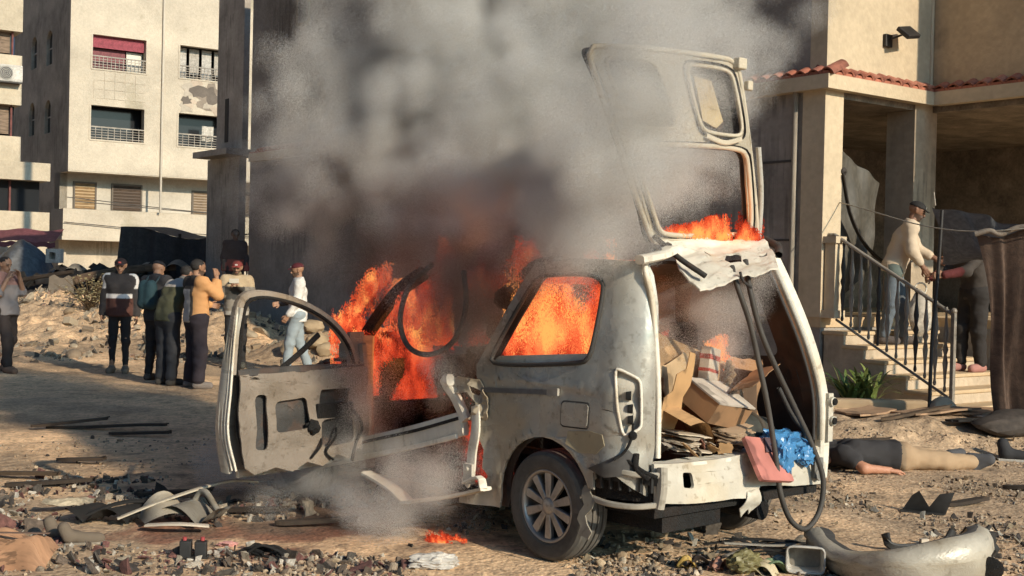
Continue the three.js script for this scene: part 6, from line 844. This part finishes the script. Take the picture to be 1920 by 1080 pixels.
// ------------------------------------------------------------------ makeshift shelters and wreckage between lot and apartment block
{
  const drape = (x0, x1, y0, y1, z, sd, lean) => cloth(40, 24, (u, v) => { const top = y1 + 0.12 * Math.sin(u * 6 + sd) - 0.1 * u, y = lerp(top, y0, v); return [lerp(x0, x1, u), y, z + lean * v + 0.12 * Math.sin(u * 17 + v * 2 + sd) * (0.3 + v) + 0.06 * Math.sin(u * 41 + sd)]; }, 2.5, 1.5);
  const s = thing('shelter', 'dark brown tarpaulin shelter in front of the apartment block', 'shelter'); part('tarpaulin', drape(-10.3, -7.4, 0.6, 2.55, -33, 1, 0.5), M([0.055, 0.043, 0.037], { map: T.cloth }), s); part('roof_sheet', cloth(20, 10, (u, v) => [lerp(-10.3, -7.4, u), 2.55 - 0.1 * u + 0.12 * Math.sin(u * 6 + 1) + 0.1 * v, -33 - 3 * v]), M([0.07, 0.055, 0.05], { map: T.cloth }), s); for (const x of [-10.2, -8.8, -7.5]) part('post', rod([x, 0, -33.1], [x, 2.5, -33.1], 0.04), plankM[0], s);
  const a = thing('awning', 'dark pink awning at the left edge under the corner block', 'awning'); part('canopy', cloth(24, 8, (u, v) => [lerp(-19, -14.5, u) + 0.15 * v, 2.72 - 0.42 * v + 0.04 * Math.sin(u * 20), -40.5 + 1.2 * v], 3, 1), M([0.22, 0.07, 0.085], { map: T.cloth }), a); part('valance', cloth(30, 3, (u, v) => [lerp(-19, -14.35, u), 2.30 - 0.16 * v - 0.03 * Math.sin(u * 60), -39.3 + 0.01 * v]), M([0.16, 0.05, 0.06], { map: T.cloth }), a); for (const x of [-18.5, -16.5, -14.6]) part('post', rod([x, 0, -39.4], [x, 2.3, -39.4], 0.035), darkMetal, a);
  one('tarp_heap', 'blue-grey tarpaulin heap under the awning', 'tarpaulin', cloth(40, 24, (u, v) => { const x = lerp(-15.4, -12.8, u), r = Math.sin(Math.min(1, u * 1.15 + 0.0) * Math.PI) ** 0.7; return [x, 0.5 + (1.75 * r) * (1 - v * v) + 0.12 * fbm(u * 9, v * 9, 0, 3), -36.6 + 1.3 * v + 0.2 * Math.sin(u * 14 + v * 4)]; }, 2, 1.5), M([0.10, 0.11, 0.125], { map: T.cloth, roughness: 0.6 }));
  one('white_crate', 'small white crate with a dark hole beside the tarpaulin heap', 'crate', merge([box2(-0.2, 0.2, 0.3, 0.4, 0, 0.3), box2(-0.2, 0.2, 0, 0.1, 0, 0.3), box2(-0.2, -0.1, 0.1, 0.3, 0, 0.3), box2(0.08, 0.2, 0.1, 0.3, 0, 0.3), box2(-0.2, 0.2, 0, 0.4, -0.02, 0)]), M([0.55, 0.52, 0.47], { map: T.grime }), [-13.1, 1.66, -36]);
  one('fallen_beam', 'long brown fallen beam sloping over the mound', 'beam', bar([[-11.1, 1.05, -30.2], [-10.5, 1.32, -30.8], [-9.4, 1.56, -31.6], [-8.6, 1.62, -32]], 0.14, 0.2, V(0, 1, 0), 14), M([0.15, 0.11, 0.085], { map: T.wood }));
  one('fallen_beam', 'dark thin beam crossing in front of the tarpaulin heap', 'beam', bar([[-13.4, 0.9, -31.5], [-12.2, 1.2, -31], [-10.8, 1.45, -30.8]], 0.1, 0.1, V(0, 1, 0), 10), plankM[0]);
  const w = thing('crushed_vehicle', 'crushed dark vehicle wreck behind the rubble mound', 'wreck'); part('shell', cloth(40, 20, (u, v) => { const x = lerp(-12.6, -8.4, u); const n = fbm(u * 16 + 3, v * 8 + 3, 0, 4); return [x + 0.3 * (n - 0.5), 0.35 + (0.75 + 0.3 * Math.sin(u * 3.14) + 0.75 * (n - 0.4)) * Math.sin(Math.min(1, v * 1.4) * 1.57), -32.2 + 1.4 * (1 - v) + 0.7 * (fbm(u * 9 + 9, v * 9, 0, 3) - 0.5)]; }, 3, 1.5), M([0.06, 0.055, 0.05], { map: T.burnt, roughness: 0.7 }), w); for (let i = 0; i < 6; i++) part('bent_sheet', cloth(10, 6, (u, v) => [-11.8 + i * 0.55 + 0.9 * u, 1.35 + 0.15 * Math.sin(u * 5 + i) + 0.12 * v + 0.04 * i, -31.6 - 0.4 * v]), i % 2 ? scrapM.grey : scrapM.dark, w);
  one('leaning_sheet', 'pale leaning scrap sheet on the mound', 'sheet', ragged(0.5, 0.7, 0.05, 0.01, 0.06), M([0.22, 0.19, 0.16], { map: T.stained }), [-10.5, 1.0, -29.2], 0.3);
}
// ------------------------------------------------------------------ fire: each flame is a body of tiny glowing flakes, thick where the gas burns and open between the tongues
const fireM = new THREE.MeshBasicMaterial({ vertexColors: true, side: THREE.DoubleSide });
fireM.name = 'flame';
const FIRE = [[0.05, 0.008, 0.005], [0.26, 0.022, 0.010], [0.58, 0.050, 0.018], [0.86, 0.105, 0.034], [1.05, 0.23, 0.07], [1.3, 0.46, 0.11]];
function fireColor(t) { t = clamp(t, 0, 0.999) * 5; const i = Math.floor(t), f = t - i; return [0, 1, 2].map((k) => lerp(FIRE[i][k], FIRE[i + 1][k], f)); }
// the flame stands over box x0..x1, z0..z1 from y0 to y0 + H(x, z); all in metres
function flakes(n, o) {
  const { box, freq = 4, cut = 0.42, rise = 0.22, heat = 0.5, e = 0.0042, top = () => 1, stretch = 0.4, dens = () => 1 } = o, [x0, x1, y0, y1, z0, z1] = box, pos = [], col = [];
  for (let i = 0, tries = 0; i < n && tries < n * 14; tries++) {
    const x = R(x0, x1), y = R(y0, y1), z = R(z0, z1), h = (y - y0) / (y1 - y0) / top(x, z);
    if (h > 1 || rnd() > dens(x, y, z)) continue;
    const w = fbm(x * 3 + 11, y * 2 + 11, z * 3 + 2.2, 2) - 0.5, nv = fbm((x + w * 0.25) * freq + 60, (y + w * 0.1) * freq * stretch + 60, (z + w * 0.2) * freq + 3.3, 4), c = cut + rise * h * h;
    if (rnd() > sstep(c - 0.05, c + 0.10, nv)) continue; i++;
    const f2 = fbm(x * freq * 4 + 5, y * freq * 1.6 + 5, z * freq * 4 + 8.1, 2) - 0.5, big = fbm(x * 2.6 + 31, y * 2.2 + 4, z * 2.6 + 6.6, 2) - 0.5, t = heat + (nv - c) * 1.7 + f2 * 0.9 + big * 1.9 - 0.15 * h + R(-0.05, 0.05), k = fireColor(t);
    const a = V(R(-1, 1), R(-1, 1), R(-1, 1)).normalize(), b = V(R(-1, 1), R(-1, 1), R(-1, 1)).cross(a).normalize(), s = e * R(0.7, 1.4);
    for (const [p, q] of [[1, 0], [-0.5, 0.87], [-0.5, -0.87]]) { pos.push(x + s * (p * a.x + q * b.x), y + 2.2 * s * (p * a.y + q * b.y), z + s * (p * a.z + q * b.z)); col.push(...k); }
  }
  const g = new THREE.BufferGeometry(); g.setAttribute('position', new THREE.Float32BufferAttribute(pos, 3)); g.setAttribute('color', new THREE.Float32BufferAttribute(col, 3)); g.computeVertexNormals(); return g;
}
function fire(label, n, o, lightAt, power, inWorld) {
  const m = new THREE.Mesh(flakes(n, o), fireM); m.name = numbered('flame'); if (!inWorld) { m.position.set(...CAR_O); m.rotation.y = CAR_T; } scene.add(m); tag(m, label, 'fire', 'fire in and around the minivan');
  if (lightAt) { const l = new THREE.PointLight(new THREE.Color(1, 0.32, 0.08), power, 0, 2); l.position.set(...inCar(...lightAt)); l.castShadow = true; l.shadow.radius = 8; l.name = 'flame_light'; scene.add(l); }
}
seed = 404;
const tongue = (f, lo, sd) => (x, z) => lo + (1 - lo) * sstep(0.25, 0.75, fbm(x * f + sd, z * f + sd, 0, 3));
fire('orange fire filling the rear side window', 158400, { box: [-0.74, -0.38, 1.06, 1.74, -0.62, 0.28], dens: (x, y, z) => 1 - 0.85 * sstep(1.3, 1.6, y) * sstep(0.0, -0.35, z), cut: 0.43, rise: 0.06, heat: 0.46, freq: 4.4, e: 0.0036 }, [-0.5, 1.35, -0.15], 1.2);
fire('tall flames burning in the front cabin behind the open door', 132000, { box: [-0.82, -0.3, 0.78, 1.6, -2.4, -1.62], cut: 0.50, rise: -0.05, heat: 0.46, freq: 5, stretch: 0.4, e: 0.0036, top: tongue(4, 0.55, 7) }, [-0.55, 1.15, -1.75], 1.6);
fire('flames leaping along the windscreen pillar', 11000, { box: [-0.9, -0.72, 1.1, 1.72, -2.3, -1.78], cut: 0.42, rise: 0.1, heat: 0.42, freq: 7, dens: (x, y, z) => { const d = y - lerp(1.14, 1.52, (z + 2.2) / 0.42); return d > 0 && d < 0.22 ? 1 - d / 0.22 : 0; } });
fire('red flames licking up into the smoke above the cabin', 48400, { box: [-0.6, 0.1, 1.15, 1.92, -1.7, -0.75], e: 0.0036, cut: 0.54, rise: 0.1, heat: 0.26, freq: 4, stretch: 0.3, top: tongue(5, 0.3, 3) }, [-0.3, 1.85, -1.3], 0.5);
fire('flames over the roof edge above the side window', 19800, { box: [-0.75, -0.3, 1.6, 1.9, -0.55, 0.2], cut: 0.46, rise: 0.16, heat: 0.34, freq: 6, top: tongue(6, 0.3, 13) });
fire('low red fire glowing behind the torn middle post', 13200, { box: [-0.8, -0.4, 0.34, 0.9, -1.25, -0.68], cut: 0.44, rise: 0.2, heat: 0.26, freq: 6 }, [-0.65, 0.6, -0.95], 0.4);
fire('flames along the lower edge of the blown-up tailgate', 19800, { box: [-0.3, 0.54, 1.88, 2.2, 0.26, 0.38], cut: 0.42, rise: 0.26, heat: 0.44, freq: 9, stretch: 0.5, e: 0.0036, top: (x) => 0.25 + 0.4 * sstep(-0.3, 0.5, x) + (x > 0.42 ? 0.35 : 0) }, [0.2, 2.0, 0.33], 0.35);
fire('small flame on the cartons in the boot', 5720, { box: [0.26, 0.46, 1.06, 1.3, 0.12, 0.26], cut: 0.40, rise: 0.3, heat: 0.46, freq: 11, e: 0.0036, dens: (x, y, z) => 1 - Math.abs(x - 0.36) / 0.1 }, [0.36, 1.16, 0.22], 0.15);
fire('tiny flame at the upper left corner of the boot', 1980, { box: [-0.14, 0.04, 1.24, 1.4, -0.06, 0.06], cut: 0.44, rise: 0.3, heat: 0.34, freq: 11, e: 0.005 });
fire('small ground fire beside the rear wheel', 3300, { box: [-0.5, -0.24, 0.0, 0.085, -7.74, -7.6], cut: 0.45, rise: 0.3, heat: 0.4, freq: 14, e: 0.003, top: tongue(16, 0.15, 4), dens: (x) => 1 - Math.abs(x + 0.37) / 0.14 }, null, 0, true);
const SMOKE_GREY = [[-0.37, 1.90, -8.40, 0.53, 1.36], [-0.26, 2.71, -9.20, 0.89, 1.87], [-0.74, 2.71, -9.30, 0.89, 1.19], [-1.27, 2.53, -9.60, 0.62, 0.77], [-1.66, 2.38, -9.90, 0.45, 0.72], [-1.91, 2.33, -10.10, 0.37, 0.72], [0.12, 3.07, -9.20, 1.00, 1.87], [-0.37, 3.41, -9.60, 1.00, 1.70], [0.47, 3.41, -9.30, 0.89, 1.87], [0.69, 2.75, -8.40, 0.73, 1.87], [0.33, 2.30, -8.20, 0.63, 2.21], [0.30, 1.94, -7.20, 0.32, 1.70], [-0.01, 2.01, -8.20, 0.53, 1.87], [1.27, 3.41, -8.60, 0.63, 0.59], [-0.99, 2.09, -9.60, 0.45, 0.72], [-1.35, 1.80, -9.90, 0.36, 0.51], [-0.07, 4.45, -9.80, 1.26, 0.77], [0.60, 4.30, -9.80, 1.05, 0.59], [-0.72, 4.02, -9.80, 0.84, 0.42], [0.08, 5.81, -10.20, 1.18, 0.30], [0.86, 7.11, -10.60, 1.34, 0.30], [-0.57, 7.08, -10.60, 1.26, 0.30], [1.20, 1.40, -7.60, 0.32, 1.19], [1.39, 1.53, -7.60, 0.26, 1.02], [0.99, 1.46, -7.50, 0.26, 1.02]];
const SMOKE_DARK = [[-0.51, 2.07, -9.00, 0.50, 0.75], [-0.65, 2.43, -9.20, 0.50, 0.61], [-0.13, 2.31, -9.00, 0.50, 0.55], [0.37, 1.87, -8.00, 0.40, 0.82], [-1.22, 3.66, -10.60, 0.75, 0.69], [-1.57, 3.34, -10.60, 0.55, 0.60], [-0.37, 1.21, -8.00, 0.30, 1.44], [-0.66, 1.46, -8.60, 0.35, 1.12], [-0.75, 1.68, -8.80, 0.40, 1.28], [0.16, 1.76, -7.80, 0.25, 1.92], [-0.03, 1.59, -7.80, 0.16, 2.40], [-1.71, 1.84, -10.00, 0.50, 0.27], [-0.21, 1.55, -8.20, 0.30, 1.76], [-0.34, 1.80, -8.60, 0.35, 1.60], [-0.36, 1.00, -8.00, 0.22, 1.28]];
const SMOKE_LOW = [[-1.29, 0.09, -8.60, 0.48, 0.90], [-0.79, 0.14, -8.00, 0.42, 0.99], [-1.35, 0.04, -8.10, 0.36, 0.90], [-0.87, 0.05, -7.60, 0.31, 0.99], [-1.81, 0.12, -9.00, 0.42, 0.72], [-0.43, 0.45, -7.60, 0.30, 0.72], [-1.26, 0.30, -8.90, 0.42, 0.63], [-0.74, 0.49, -8.20, 0.36, 0.63], [-1.09, 0.74, -8.40, 0.36, 0.54], [-0.35, 0.89, -7.80, 0.30, 0.63], [-1.45, 0.71, -8.60, 0.30, 0.36]];
const SMOKE_VEIL = [[0.46, 1.98, -6.55, 0.24, 2.60], [0.46, 2.22, -6.50, 0.26, 2.80], [0.50, 2.47, -6.50, 0.28, 2.80], [0.59, 2.73, -6.55, 0.30, 2.40], [0.70, 2.18, -6.60, 0.22, 2.60], [0.77, 2.47, -6.65, 0.24, 2.40], [0.83, 2.73, -6.70, 0.26, 1.80], [0.64, 2.93, -6.60, 0.28, 2.00], [0.41, 1.81, -6.90, 0.20, 2.20], [0.29, 1.99, -7.00, 0.25, 2.00], [0.94, 2.23, -6.80, 0.16, 1.40]];
const SMOKE_DOOR = [[-0.39, 1.36, -7.70, 0.22, 2.21], [-0.26, 1.56, -7.60, 0.22, 2.21], [-0.45, 1.68, -8.00, 0.26, 2.04], [-0.61, 1.86, -8.40, 0.30, 1.70], [-0.18, 1.24, -7.50, 0.16, 1.87], [-0.34, 1.07, -7.60, 0.16, 1.53], [-0.10, 1.69, -7.50, 0.20, 1.87], [0.12, 1.69, -7.30, 0.18, 1.36], [-0.83, 0.90, -8.30, 0.20, 1.02], [-1.15, 0.65, -8.60, 0.25, 0.77]];
// ------------------------------------------------------------------ smoke: clouds of tiny soot flakes filling the plume's volume
function puff(n, e, sd) {                         // a ball of flakes, radius 1
  seed = sd; const pos = new Float32Array(n * 9), nor = new Float32Array(n * 9);
  for (let i = 0; i < n; i++) {
    const c = V(R(-1, 1), R(-1, 1), R(-1, 1)); let r = 0; do { c.set(R(-1, 1), R(-1, 1), R(-1, 1)); r = c.length(); } while (r > 1 || rnd() < r * r);
    const a = V(R(-1, 1), R(-1, 1), R(-1, 1)).normalize(), b = V(R(-1, 1), R(-1, 1), R(-1, 1)).cross(a).normalize(), nn = a.clone().cross(b);
    [[1, 0], [-0.5, 0.87], [-0.5, -0.87]].forEach(([s, t], k) => { const q = c.clone().addScaledVector(a, s * e * 0.577).addScaledVector(b, t * e * 0.577); pos.set([q.x, q.y, q.z], i * 9 + k * 3); nor.set([nn.x, nn.y, nn.z], i * 9 + k * 3); });
  }
  const g = new THREE.BufferGeometry(); g.setAttribute('position', new THREE.BufferAttribute(pos, 3)); g.setAttribute('normal', new THREE.BufferAttribute(nor, 3)); return g;
}
function smoke(name, label, blobs, mat, opt = {}) {
  const { size = 0.2, flakes: nf = 10000, edge = 0.0017, gain = 1, freq = 1.5, cut = 0.47, sd = 77 } = opt;
  const geo = puff(nf, edge / size, sd), A = nf * 0.433 * edge * edge / 2, list = []; seed = sd + 5;
  for (const [x, y, z, r, rho] of blobs) {
    const want = rho * gain * 4.19 * r ** 3 / A;
    for (let i = 0, tries = 0; i < want && tries < want * 6; tries++) {
      const p = V(R(-1, 1), R(-1, 1), R(-1, 1)), l = p.length(); if (l > 1 || rnd() < l * l * 0.85) continue;
      p.multiplyScalar(r * 1.35); p.add(V(x, y, z));
      if (p.y < 0.08) continue;
      const w = 0.4 * (fbm(p.x * 1.1 + 50, p.y * 1.1 + 50, p.z * 1.1 + 5.3, 3) - 0.5);
      const n = fbm(p.x * freq + 30 + w * 3, p.y * freq * 0.85 + 30 + w, p.z * freq + 9.7, 4);
      i += 0.5; if (rnd() > sstep(cut - 0.06, cut + 0.09, n)) continue; i += 0.5;
      list.push(p);
    }
  }
  const im = new THREE.InstancedMesh(geo, mat, list.length), m4 = new THREE.Matrix4(), q = new THREE.Quaternion(), e = new THREE.Euler();
  list.forEach((p, i) => { const s = size * R(0.75, 1.25); q.setFromEuler(e.set(R(0, 6.28), R(0, 6.28), R(0, 6.28))); im.setMatrixAt(i, m4.compose(p, q, V(s, s, s))); });
  im.name = name; shade(im); im.userData = { label, category: 'smoke', kind: 'stuff' }; scene.add(im);
  console.log(name, list.length, list.length * nf);
}
const sootGrey = M([0.72, 0.71, 0.685], { roughness: 1, transmission: 0.5, specularIntensity: 0 });
const sootDark = M([0.10, 0.088, 0.08], { roughness: 1, transmission: 0.5, specularIntensity: 0 });
smoke('smoke', 'thick grey smoke plume billowing up from the burning minivan', SMOKE_GREY, sootGrey, { sd: 77, size: 0.15, freq: 1.9, cut: 0.475, gain: 1.1 });
smoke('dark_smoke', 'dark brown smoke rolling up just above the flames', SMOKE_DARK, sootDark, { sd: 99, size: 0.17 });
smoke('ground_smoke', 'thin smoke drifting low over the ground below the open door', SMOKE_LOW, sootGrey, { sd: 131, size: 0.16, cut: 0.42 });
smoke('drifting_smoke', 'pale smoke drifting across the left half of the raised tailgate', SMOKE_VEIL, sootGrey, { sd: 151, size: 0.15, cut: 0.36, freq: 2.2 });
smoke('doorway_smoke', 'murky smoke hanging in the open doorway of the minivan', SMOKE_DOOR, M([0.30, 0.26, 0.225], { roughness: 1, transmission: 0.5, specularIntensity: 0 }), { sd: 171, size: 0.13, cut: 0.38, freq: 2.4 });
renderer.render(scene, camera);
